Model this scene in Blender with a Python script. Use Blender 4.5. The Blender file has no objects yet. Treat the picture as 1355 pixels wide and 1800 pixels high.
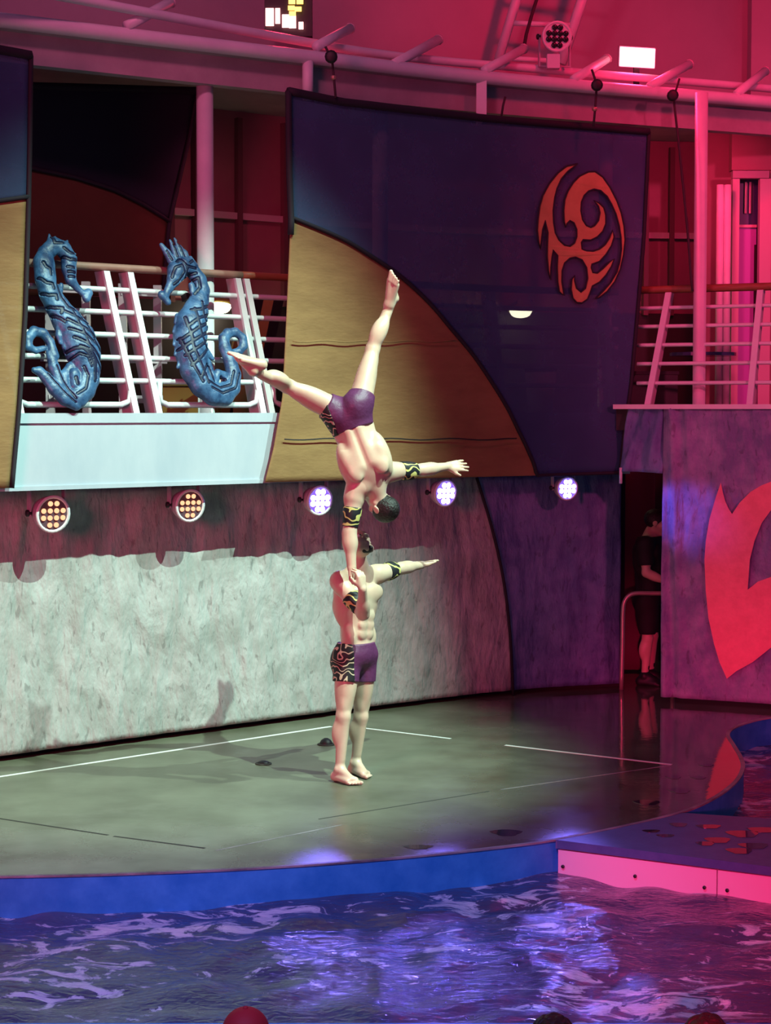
import bpy, math, random
import numpy as np
import openvdb
from mathutils import Vector, Matrix
from mathutils.geometry import tessellate_polygon

R = math.radians
sc = bpy.context.scene
col = sc.collection
V = Vector

# ------------------------------------------------------------------ camera
H, FPX, W_, H_ = 2.54, 3300.0, 1355.0, 1800.0
TH = math.atan(180.0 / FPX)
cam_d = bpy.data.cameras.new('camera')
cam = bpy.data.objects.new('camera', cam_d)
cam.location = (0, 0, H)
cam.rotation_euler = (math.pi / 2 - TH, 0, 0)
cam_d.sensor_fit = 'VERTICAL'
cam_d.sensor_height = 36.0
cam_d.lens = FPX / H_ * 36.0
cam_d.clip_end = 200
col.objects.link(cam)
sc.camera = cam

# ------------------------------------------------------------------ world, exposure
sc.view_settings.view_transform = 'Standard'
sc.view_settings.look = 'None'
sc.view_settings.gamma = 1
sc.view_settings.use_curve_mapping = False
sc.view_settings.exposure = 0.0
wd = bpy.data.worlds.new('night')
sc.world = wd
wd.use_nodes = True
bg = wd.node_tree.nodes['Background']
bg.inputs[0].default_value = (0.30, 0.26, 0.62, 1)
bg.inputs[1].default_value = 0.13

# ------------------------------------------------------------------ stage lamps and added deck fills
def spot(name, loc, target, colr, watt, angle, blend=0.3, radius=0.12):
    d = bpy.data.lights.new(name, 'SPOT')
    d.energy = watt; d.color = colr; d.spot_size = R(angle); d.spot_blend = blend
    d.shadow_soft_size = radius
    o = bpy.data.objects.new(name, d)
    o.location = loc
    o.rotation_euler = (V(target) - V(loc)).to_track_quat('-Z', 'Y').to_euler()
    col.objects.link(o)
    return o

KEY = (0.63, 1.0, 0.80)
spot('key_spot', (4.83, 5.7, 14.4), (-1.15, 13.2, 1.40), KEY, 15500, 22.5, 0.65, 0.05)
spot('key_spot_side', (8.57, 10.0, 13.4), (-1.2, 13.0, 1.35), (0.70, 1.0, 0.86), 9500, 22.5, 0.65, 0.05)
spot('red_wash_right', (8.5, 4.0, 6.5), (4.9, 16.2, 3.2), (1.0, 0.065, 0.21), 4300, 33, 0.9, 0.3)
spot('red_wash_low', (0.4, 1.0, 1.7), (2.25, 11.1, -0.1), (1.0, 0.02, 0.15), 4300, 18, 0.8, 0.2)
spot('red_wash_left', (-5.0, 2.5, 3.4), (-0.8, 15.0, 1.6), (1.0, 0.05, 0.18), 2500, 44, 0.7, 1.3)
spot('red_wash_roof', (3.4, 13.6, 7.6), (3.4, 18.2, 6.6), (1.0, 0.0, 0.06), 620, 120, 0.9, 0.3)
spot('pink_wash_roof', (-1.4, 10.5, 7.6), (-0.6, 15.5, 5.6), (1.0, 0.17, 0.36), 340, 90, 0.9, 0.3)
spot('deck_fill', (-1.1, 15.55, 4.95), (-1.0, 16.3, 3.6), (1.0, 0.12, 0.24), 26, 160, 0.9, 0.1)  # added red fill without a fixture, brightens the left deck wall
spot('deck_fill_right', (2.9, 17.2, 5.0), (2.9, 19.0, 3.5), (1.0, 0.03, 0.12), 60, 150, 0.9, 0.1)  # same kind of added fill for the right deck interior
spot('violet_wash', (-1.0, 3.0, 7.0), (-0.4, 9.3, -0.2), (0.30, 0.34, 1.0), 2500, 31, 0.8, 0.4)

# ------------------------------------------------------------------ pixel helpers (used once, to measure the place)
_up = V((0, math.sin(TH), math.cos(TH))); _fw = V((0, math.cos(TH), -math.sin(TH)))
def ray(px, py):
    d = V((1, 0, 0)) * ((px - W_ / 2) / FPX) + _up * (-(py - H_ / 2) / FPX) + _fw
    return d / d.y
def P(px, py, Y):
    d = ray(px, py)
    return V((d.x * Y, Y, H + d.z * Y))
def G(px, py, z=0.0):
    d = ray(px, py)
    return P(px, py, (z - H) / d.z)

def catmull(pts, n=8):
    pts = [V(p) for p in pts]
    ext = [pts[0] * 2 - pts[1]] + pts + [pts[-1] * 2 - pts[-2]]
    out = []
    for i in range(1, len(ext) - 2):
        p0, p1, p2, p3 = ext[i - 1:i + 3]
        for k in range(n):
            t = k / n
            out.append(0.5 * ((2 * p1) + (p2 - p0) * t + (2 * p0 - 5 * p1 + 4 * p2 - p3) * t * t + (3 * p1 - p0 - 3 * p2 + p3) * t ** 3))
    out.append(pts[-1])
    return out

class Path:                       # a plan curve in XY, seen left to right
    def __init__(s, pts):
        s.p = [V((q[0], q[1])) for q in pts]
    def off(s, d):                # outward = towards the audience
        out = []
        for i, q in enumerate(s.p):
            a = s.p[max(i - 1, 0)]; b = s.p[min(i + 1, len(s.p) - 1)]
            t = (b - a).normalized()
            out.append(q + V((t.y, -t.x)) * d)
        return Path(out)
    def hit(s, px, py, z=None):
        d = ray(px, py)
        best = None
        for a, b in zip(s.p, s.p[1:]):
            fa = a.x - d.x * a.y; fb = b.x - d.x * b.y
            if fa * fb <= 0 and fa != fb:
                t = fa / (fa - fb)
                Y = a.y + (b.y - a.y) * t
                if best is None or Y < best: best = Y
        if best is None:
            best = s.p[0].y if d.x * s.p[0].y < s.p[0].x else s.p[-1].y
        Y = best
        return V((d.x * Y, Y, H + d.z * Y if z is None else z))
    def normal_at(s, pt):
        q = V((pt[0], pt[1]))
        i = min(range(len(s.p)), key=lambda k: (s.p[k] - q).length)
        a = s.p[max(i - 1, 0)]; b = s.p[min(i + 1, len(s.p) - 1)]
        t = (b - a).normalized()
        return V((t.y, -t.x, 0)), V((t.x, t.y, 0))
    def clip(s, pxa, pxb, n=40, row=720):
        return [s.hit(pxa + (pxb - pxa) * i / n, row) for i in range(n + 1)]

w0 = [G(0, 1340), G(300, 1298), G(660, 1250), G(900, 1222), G(1090, 1210)]
w0 = [w0[0] - (w0[1] - w0[0]) * 2.2, *w0, w0[-1] + V((1.0, 0.22, 0)), w0[-1] + V((3.0, 0.4, 0))]
WALL = Path(catmull(w0, 10))
FASC = WALL.off(0.43)
r0 = [G(1163, 1235), G(1355, 1248)]
rd = (r0[1] - r0[0]).normalized()
RIGHT = Path([r0[0] - rd * 0.45, r0[0], r0[0] + rd * 0.5, r0[1], r0[1] + rd * 1.0, r0[1] + rd * 2.5])
t0 = [G(0, 35, 5.32), G(540, 100, 5.32), G(860, 137, 5.32), G(1355, 180, 5.32)]
t0 = [t0[0] - (t0[1] - t0[0]) * 1.0, *t0, t0[-1] + (t0[-1] - t0[-2]) * 0.8]
TOP = Path(catmull(t0, 8))

# ------------------------------------------------------------------ materials
def mat(name, c, rough=0.6, metal=0.0, c2=None, scale=6.0, bump=0.0, bscale=40.0, stretch=(1, 1, 1), lo=0.35, hi=0.65,
        sss=0.0, alpha=None, spec=0.5, coat=0.0):
    m = bpy.data.materials.new(name); m.use_nodes = True
    nt = m.node_tree; n = nt.nodes; b = n['Principled BSDF']
    b.inputs['Base Color'].default_value = (*c, 1)
    b.inputs['Roughness'].default_value = rough
    b.inputs['Metallic'].default_value = metal
    b.inputs['Specular IOR Level'].default_value = spec
    if coat: b.inputs['Coat Weight'].default_value = coat
    if sss:
        b.inputs['Subsurface Weight'].default_value = sss
        b.inputs['Subsurface Radius'].default_value = (0.02, 0.008, 0.005)
        b.inputs['Subsurface Scale'].default_value = 0.4
    tc = mp = None
    if c2 is not None or bump:
        tc = n.new('ShaderNodeTexCoord'); mp = n.new('ShaderNodeMapping')
        mp.inputs['Scale'].default_value = stretch
        nt.links.new(tc.outputs['Object'], mp.inputs['Vector'])
    if c2 is not None:
        tx = n.new('ShaderNodeTexNoise'); tx.inputs['Scale'].default_value = scale; tx.inputs['Detail'].default_value = 6
        tx.inputs['Roughness'].default_value = 0.65
        nt.links.new(mp.outputs[0], tx.inputs['Vector'])
        cr = n.new('ShaderNodeValToRGB')
        cr.color_ramp.elements[0].position = lo; cr.color_ramp.elements[1].position = hi
        cr.color_ramp.elements[0].color = (*c, 1); cr.color_ramp.elements[1].color = (*c2, 1)
        nt.links.new(tx.outputs['Fac'], cr.inputs['Fac']); nt.links.new(cr.outputs['Color'], b.inputs['Base Color'])
    if bump:
        tb = n.new('ShaderNodeTexNoise'); tb.inputs['Scale'].default_value = bscale; tb.inputs['Detail'].default_value = 5
        nt.links.new(mp.outputs[0], tb.inputs['Vector'])
        bp = n.new('ShaderNodeBump'); bp.inputs['Strength'].default_value = bump; bp.inputs['Distance'].default_value = 0.02
        nt.links.new(tb.outputs['Fac'], bp.inputs['Height']); nt.links.new(bp.outputs['Normal'], b.inputs['Normal'])
    if alpha is not None:
        tr = n.new('ShaderNodeBsdfTransparent'); mx = n.new('ShaderNodeMixShader'); mx.inputs[0].default_value = alpha
        nt.links.new(tr.outputs[0], mx.inputs[1]); nt.links.new(b.outputs[0], mx.inputs[2])
        nt.links.new(mx.outputs[0], n['Material Output'].inputs['Surface'])
    return m

def cloth(name, c, c2):                                     # stained, creased canvas
    m = mat(name, c, 0.8, c2=c2, scale=3.2, lo=0.38, hi=0.62)
    nt = m.node_tree; n = nt.nodes; b = n['Principled BSDF']
    tc = n.new('ShaderNodeTexCoord'); mp = n.new('ShaderNodeMapping'); mp.inputs['Scale'].default_value = (1, 1, 0.42)
    nt.links.new(tc.outputs['Object'], mp.inputs['Vector'])
    cr0 = [q for q in n if q.type == 'VALTORGB'][0]
    st = n.new('ShaderNodeTexNoise'); st.inputs['Scale'].default_value = 24; st.inputs['Detail'].default_value = 4; st.inputs['Distortion'].default_value = 0.6
    nt.links.new(mp.outputs[0], st.inputs['Vector'])
    sr = n.new('ShaderNodeValToRGB'); sr.color_ramp.elements[0].position = 0.60; sr.color_ramp.elements[1].position = 0.68
    sr.color_ramp.elements[0].color = (1, 1, 1, 1); sr.color_ramp.elements[1].color = (0.68, 0.66, 0.66, 1)
    nt.links.new(st.outputs['Fac'], sr.inputs['Fac'])
    mx = n.new('ShaderNodeMixRGB'); mx.blend_type = 'MULTIPLY'; mx.inputs[0].default_value = 1
    nt.links.new(cr0.outputs['Color'], mx.inputs[1]); nt.links.new(sr.outputs['Color'], mx.inputs[2]); nt.links.new(mx.outputs[0], b.inputs['Base Color'])
    prev = None
    for sc_, dist, stg in ((4.0, 0.12, 0.6), (13.0, 0.014, 0.25), (26.0, 0.016, 0.5)):
        tb = n.new('ShaderNodeTexNoise'); tb.inputs['Scale'].default_value = sc_; tb.inputs['Detail'].default_value = 5; tb.inputs['Distortion'].default_value = 0.3
        if hasattr(tb, 'noise_type'): tb.noise_type = 'RIDGED_MULTIFRACTAL' if sc_ == 14.0 else 'FBM'
        nt.links.new(mp.outputs[0], tb.inputs['Vector'])
        bp = n.new('ShaderNodeBump'); bp.inputs['Strength'].default_value = stg; bp.inputs['Distance'].default_value = dist
        nt.links.new(tb.outputs['Fac'], bp.inputs['Height'])
        if prev: nt.links.new(prev.outputs['Normal'], bp.inputs['Normal'])
        prev = bp
    nt.links.new(prev.outputs['Normal'], b.inputs['Normal'])
    return m

def emit(name, c, s):
    m = bpy.data.materials.new(name); m.use_nodes = True
    nt = m.node_tree; n = nt.nodes
    e = n.new('ShaderNodeEmission'); e.inputs[0].default_value = (*c, 1); e.inputs[1].default_value = s
    nt.links.new(e.outputs[0], n['Material Output'].inputs['Surface'])
    return m

def pattern_mat(name, base, mark, scale=9.0, dist=7.0, lo=0.62, rings=True):      # printed swirls on dark cloth
    m = bpy.data.materials.new(name); m.use_nodes = True
    nt = m.node_tree; n = nt.nodes; b = n['Principled BSDF']
    b.inputs['Roughness'].default_value = 0.6
    tc = n.new('ShaderNodeTexCoord')
    wv = n.new('ShaderNodeTexWave'); wv.wave_type = 'RINGS' if rings else 'BANDS'
    wv.inputs['Scale'].default_value = scale; wv.inputs['Distortion'].default_value = dist
    wv.inputs['Detail'].default_value = 1.0; wv.inputs['Detail Scale'].default_value = 1.6
    nt.links.new(tc.outputs['Object'], wv.inputs['Vector'])
    cr = n.new('ShaderNodeValToRGB'); cr.color_ramp.interpolation = 'LINEAR'
    cr.color_ramp.elements[0].position = lo; cr.color_ramp.elements[1].position = lo + 0.06
    cr.color_ramp.elements[0].color = (*base, 1); cr.color_ramp.elements[1].color = (*mark, 1)
    nt.links.new(wv.outputs['Fac'], cr.inputs['Fac']); nt.links.new(cr.outputs['Color'], b.inputs['Base Color'])
    return m

def floor_mat():
    m = bpy.data.materials.new('wet_stage'); m.use_nodes = True
    nt = m.node_tree; n = nt.nodes; b = n['Principled BSDF']
    tc = n.new('ShaderNodeTexCoord'); mp = n.new('ShaderNodeMapping'); nt.links.new(tc.outputs['Object'], mp.inputs['Vector'])
    a = n.new('ShaderNodeTexNoise'); a.inputs['Scale'].default_value = 1.6; a.inputs['Detail'].default_value = 8; a.inputs['Roughness'].default_value = 0.6
    nt.links.new(mp.outputs[0], a.inputs['Vector'])
    cr = n.new('ShaderNodeValToRGB'); cr.color_ramp.elements[0].position = 0.3; cr.color_ramp.elements[1].position = 0.72
    cr.color_ramp.elements[0].color = (0.085, 0.085, 0.055, 1); cr.color_ramp.elements[1].color = (0.165, 0.17, 0.12, 1)
    nt.links.new(a.outputs['Fac'], cr.inputs['Fac']); nt.links.new(cr.outputs['Color'], b.inputs['Base Color'])
    # wetness: the right of the stage and its front lip stand under a film of water
    sp = n.new('ShaderNodeSeparateXYZ'); nt.links.new(tc.outputs['Object'], sp.inputs[0])
    mx = n.new('ShaderNodeMapRange'); mx.inputs['From Min'].default_value = 0.0; mx.inputs['From Max'].default_value = 2.2
    nt.links.new(sp.outputs['X'], mx.inputs['Value'])
    my = n.new('ShaderNodeMapRange'); my.inputs['From Min'].default_value = 12.4; my.inputs['From Max'].default_value = 10.8
    nt.links.new(sp.outputs['Y'], my.inputs['Value'])
    ad = n.new('ShaderNodeMath'); ad.operation = 'MAXIMUM'; nt.links.new(mx.outputs[0], ad.inputs[0]); 
    m7 = n.new('ShaderNodeMath'); m7.operation = 'MULTIPLY'; m7.inputs[1].default_value = 0.42; nt.links.new(my.outputs[0], m7.inputs[0])
    nt.links.new(m7.outputs[0], ad.inputs[1])
    p2 = n.new('ShaderNodeTexNoise'); p2.inputs['Scale'].default_value = 2.2; p2.inputs['Detail'].default_value = 5
    nt.links.new(mp.outputs[0], p2.inputs['Vector'])
    s1 = n.new('ShaderNodeMath'); s1.operation = 'MULTIPLY_ADD'; s1.inputs[1].default_value = 1.1
    s0 = n.new('ShaderNodeMath'); s0.operation = 'SUBTRACT'; s0.inputs[1].default_value = 0.5
    nt.links.new(p2.outputs['Fac'], s0.inputs[0]); nt.links.new(s0.outputs[0], s1.inputs[0]); nt.links.new(ad.outputs[0], s1.inputs[2])
    rr = n.new('ShaderNodeMapRange'); rr.inputs['From Min'].default_value = 0.15; rr.inputs['From Max'].default_value = 0.85
    rr.inputs['To Min'].default_value = 0.36; rr.inputs['To Max'].default_value = 0.045
    nt.links.new(s1.outputs[0], rr.inputs['Value']); nt.links.new(rr.outputs[0], b.inputs['Roughness'])
    sl = n.new('ShaderNodeMapRange'); sl.inputs['From Min'].default_value = 0.2; sl.inputs['From Max'].default_value = 0.9
    sl.inputs['To Min'].default_value = 0.45; sl.inputs['To Max'].default_value = 1.0
    nt.links.new(s1.outputs[0], sl.inputs['Value']); nt.links.new(sl.outputs[0], b.inputs['Specular IOR Level'])
    tb = n.new('ShaderNodeTexNoise'); tb.inputs['Scale'].default_value = 14; tb.inputs['Detail'].default_value = 4
    mp2 = n.new('ShaderNodeMapping'); mp2.inputs['Scale'].default_value = (1, 1, 1); nt.links.new(tc.outputs['Object'], mp2.inputs['Vector'])
    nt.links.new(mp2.outputs[0], tb.inputs['Vector'])
    bp = n.new('ShaderNodeBump'); bp.inputs['Strength'].default_value = 0.06; bp.inputs['Distance'].default_value = 0.01
    nt.links.new(tb.outputs['Fac'], bp.inputs['Height']); nt.links.new(bp.outputs['Normal'], b.inputs['Normal'])
    return m

def water_mat():
    m = bpy.data.materials.new('pool_water'); m.use_nodes = True
    nt = m.node_tree; n = nt.nodes; b = n['Principled BSDF']
    b.inputs['Roughness'].default_value = 0.06; b.inputs['IOR'].default_value = 1.45
    tc = n.new('ShaderNodeTexCoord'); mp = n.new('ShaderNodeMapping'); mp.inputs['Scale'].default_value = (1.0, 1.5, 1)
    nt.links.new(tc.outputs['Object'], mp.inputs['Vector'])
    a = n.new('ShaderNodeTexNoise'); a.inputs['Scale'].default_value = 4.2; a.inputs['Detail'].default_value = 11; a.inputs['Roughness'].default_value = 0.62
    a.inputs['Distortion'].default_value = 1.2
    nt.links.new(mp.outputs[0], a.inputs['Vector'])
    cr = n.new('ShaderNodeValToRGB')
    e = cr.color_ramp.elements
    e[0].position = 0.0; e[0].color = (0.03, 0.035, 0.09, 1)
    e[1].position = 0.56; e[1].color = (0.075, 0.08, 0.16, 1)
    k = e.new(0.585); k.color = (0.42, 0.42, 0.55, 1)  # pale streaks painted into the colour as lamp glints on the ripples
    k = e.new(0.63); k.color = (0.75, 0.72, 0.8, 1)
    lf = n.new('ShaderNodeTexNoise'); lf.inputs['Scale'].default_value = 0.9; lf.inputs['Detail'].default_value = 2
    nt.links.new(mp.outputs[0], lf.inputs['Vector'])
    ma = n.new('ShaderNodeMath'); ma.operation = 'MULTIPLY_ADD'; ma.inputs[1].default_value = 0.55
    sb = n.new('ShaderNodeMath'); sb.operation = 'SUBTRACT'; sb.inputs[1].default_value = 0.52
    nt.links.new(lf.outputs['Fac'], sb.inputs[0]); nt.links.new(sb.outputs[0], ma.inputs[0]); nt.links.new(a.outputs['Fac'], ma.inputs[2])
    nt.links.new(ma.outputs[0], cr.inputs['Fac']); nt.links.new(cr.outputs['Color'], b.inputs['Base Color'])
    tb = n.new('ShaderNodeTexNoise'); tb.inputs['Scale'].default_value = 15; tb.inputs['Detail'].default_value = 7; tb.inputs['Distortion'].default_value = 0.6
    nt.links.new(mp.outputs[0], tb.inputs['Vector'])
    bp = n.new('ShaderNodeBump'); bp.inputs['Strength'].default_value = 0.36; bp.inputs['Distance'].default_value = 0.03
    nt.links.new(tb.outputs['Fac'], bp.inputs['Height']); nt.links.new(bp.outputs['Normal'], b.inputs['Normal'])
    return m

M = {
    'white_steel': mat('white_steel', (0.70, 0.72, 0.74), 0.42, c2=(0.60, 0.63, 0.66), scale=3, bump=0.05),
    'fascia': mat('fascia', (0.40, 0.48, 0.56), 0.5, c2=(0.48, 0.55, 0.62), scale=2.2, bump=0.06, bscale=20, stretch=(1, 1, 0.4)),
    'grey_tarp': cloth('grey_tarp', (0.33, 0.345, 0.33), (0.47, 0.48, 0.475)),
    'blue_tarp': cloth('blue_tarp', (0.085, 0.13, 0.30), (0.16, 0.22, 0.42)),
    'purple_tarp': cloth('purple_tarp', (0.15, 0.155, 0.30), (0.30, 0.26, 0.44)),
    'red_print': mat('red_print', (0.86, 0.23, 0.29), 0.8, c2=(0.74, 0.19, 0.24), scale=9, bump=0.3, bscale=16),
    'mesh_blue': mat('mesh_blue', (0.028, 0.072, 0.165), 0.8, c2=(0.040, 0.095, 0.205), scale=2.5, bump=0.1, bscale=60, alpha=0.72),
    'mesh_tan': mat('mesh_tan', (0.25, 0.145, 0.055), 0.8, c2=(0.33, 0.20, 0.078), scale=3.5, bump=0.15, bscale=30, stretch=(0.5, 0.5, 1.6), alpha=0.88),
    'emblem': mat('emblem', (0.42, 0.27, 0.095), 0.8, c2=(0.50, 0.32, 0.12), scale=6),
    'piping': mat('piping', (0.012, 0.012, 0.02), 0.8),
    'navy_shaded': mat('navy_shaded', (0.012, 0.014, 0.03), 0.9),  # rear banner's blue cloth, deck shade put into the base colour
    'brown_shaded': mat('brown_shaded', (0.10, 0.032, 0.016), 0.9, c2=(0.12, 0.04, 0.02), scale=3),  # rear banner's tan cloth, darkened in the colour for the same shade
    'black': mat('black', (0.010, 0.010, 0.012), 0.55),
    'dark_hull': mat('dark_hull', (0.03, 0.025, 0.03), 0.8),
    'maroon': mat('maroon', (0.30, 0.13, 0.16), 0.6, c2=(0.36, 0.16, 0.19), scale=1.2),
    'maroon_dark': mat('maroon_dark', (0.14, 0.055, 0.07), 0.6),
    'roof': mat('roof', (0.37, 0.29, 0.33), 0.55, c2=(0.43, 0.34, 0.38), scale=0.7),
    'beam': mat('beam', (0.30, 0.26, 0.28), 0.6, c2=(0.38, 0.33, 0.35), scale=3),
    'pink_steel': mat('pink_steel', (0.56, 0.42, 0.47), 0.5),
    'wood_pale': mat('wood_pale', (0.30, 0.17, 0.13), 0.5, c2=(0.36, 0.21, 0.16), scale=8),
    'wood': mat('wood', (0.22, 0.075, 0.035), 0.5, c2=(0.30, 0.11, 0.05), scale=8, stretch=(1, 1, 6)),
    'floor': floor_mat(),
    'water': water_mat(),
    'pool_blue': mat('pool_blue', (0.02, 0.24, 0.62), 0.35, c2=(0.05, 0.34, 0.75), scale=5, bump=0.12, bscale=9),
    'rim': mat('rim', (0.40, 0.37, 0.36), 0.45, c2=(0.12, 0.12, 0.12), scale=3),
    'tape': mat('tape', (0.74, 0.75, 0.72), 0.6),
    'seam': mat('seam', (0.03, 0.03, 0.025), 0.7),
    'mat_top': mat('mat_top', (0.045, 0.11, 0.26), 0.42, c2=(0.07, 0.15, 0.32), scale=5, bump=0.1, bscale=30),
    'white_panel': mat('white_panel', (0.72, 0.66, 0.72), 0.4),
    'puddle': mat('puddle', (0.05, 0.045, 0.06), 0.02, spec=1.0),
    'skin': mat('skin', (0.60, 0.43, 0.325), 0.40, sss=0.08, c2=(0.68, 0.49, 0.375), scale=7),
    'skin_b': mat('skin_b', (0.62, 0.42, 0.32), 0.45, sss=0.1),
    'lip': mat('lip', (0.55, 0.24, 0.20), 0.5),
    'eye_white': mat('eye_white', (0.85, 0.85, 0.83), 0.2),
    'hair': mat('hair', (0.008, 0.007, 0.007), 0.5, c2=(0.018, 0.016, 0.016), scale=30, bump=0.5, bscale=70),
    'hair_brown': mat('hair_brown', (0.035, 0.014, 0.010), 0.5, bump=0.5, bscale=60),
    'shorts': mat('shorts', (0.10, 0.022, 0.085), 0.5, c2=(0.13, 0.03, 0.11), scale=9, bump=0.25, bscale=25),
    'band_print': pattern_mat('band_print', (0.008, 0.009, 0.014), (0.66, 0.62, 0.20), 6.5, 14, 0.76),
    'panel_print': pattern_mat('panel_print', (0.008, 0.007, 0.010), (0.62, 0.52, 0.36), 7.0, 16, 0.84),
    'band_edge': mat('band_edge', (0.010, 0.012, 0.022), 0.6),
    'cap_red': mat('cap_red', (0.55, 0.01, 0.02), 0.7),
    'shirt_black': mat('shirt_black', (0.008, 0.008, 0.010), 0.8),
    'shirt_grey': mat('shirt_grey', (0.12, 0.12, 0.14), 0.8),
    'sea_blue': mat('sea_blue', (0.007, 0.030, 0.10), 0.42, c2=(0.06, 0.155, 0.31), scale=9, bump=0.3, bscale=24),
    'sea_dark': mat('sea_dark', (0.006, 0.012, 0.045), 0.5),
    'lamp_body': mat('lamp_body', (0.42, 0.38, 0.42), 0.4),
    'lamp_face': mat('lamp_face', (0.10, 0.06, 0.08), 0.3),
    'lamp_rim': mat('lamp_rim', (0.70, 0.70, 0.72), 0.35),
    'led_red': emit('led_red', (1.0, 0.42, 0.22), 1.9),
    'led_blue': emit('led_blue', (0.30, 0.24, 1.0), 11.0),
    'lens_violet': emit('lens_violet', (0.20, 0.10, 1.0), 1.6),
    'led_panel': emit('led_panel', (1.0, 0.22, 0.30), 9.0),
    'led_white': emit('led_white', (1.0, 0.36, 0.36), 6.0),
    'led_yellow': emit('led_yellow', (1.0, 0.55, 0.12), 3.0),
    'bulb': emit('bulb', (1.0, 0.92, 0.66), 14.0),
    'lens_dark': mat('lens_dark', (0.02, 0.01, 0.015), 0.2),
    'olive': mat('olive', (0.34, 0.28, 0.08), 0.7),
    'gold_box': mat('gold_box', (0.50, 0.30, 0.07), 0.6),
    'door_blue': mat('door_blue', (0.05, 0.06, 0.16), 0.15, spec=0.8),
    'door_panel': mat('door_panel', (0.42, 0.16, 0.62), 0.5),
    'rope': mat('rope', (0.04, 0.02, 0.03), 0.8),
    'brass': mat('brass', (0.5, 0.35, 0.25), 0.4, metal=0.6),
    'handrail_steel': mat('handrail_steel', (0.50, 0.38, 0.34), 0.3, metal=0.5),
}

# ------------------------------------------------------------------ mesh building
def link(name, verts, faces, m, parent=None, smooth=False, base=None):
    me = bpy.data.meshes.new(name)
    off = V(base) if base is not None else V((0, 0, 0))
    if parent is not None:
        q = parent
        while q is not None:
            off = off + q.location; q = q.parent
    me.from_pydata([tuple(V(v) - off) for v in verts], [], faces)
    me.update()
    if smooth: me.polygons.foreach_set('use_smooth', [True] * len(me.polygons))
    me.materials.append(m)
    o = bpy.data.objects.new(name, me)
    if base is not None: o.location = base
    if parent is not None: o.parent = parent
    col.objects.link(o)
    return o

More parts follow.
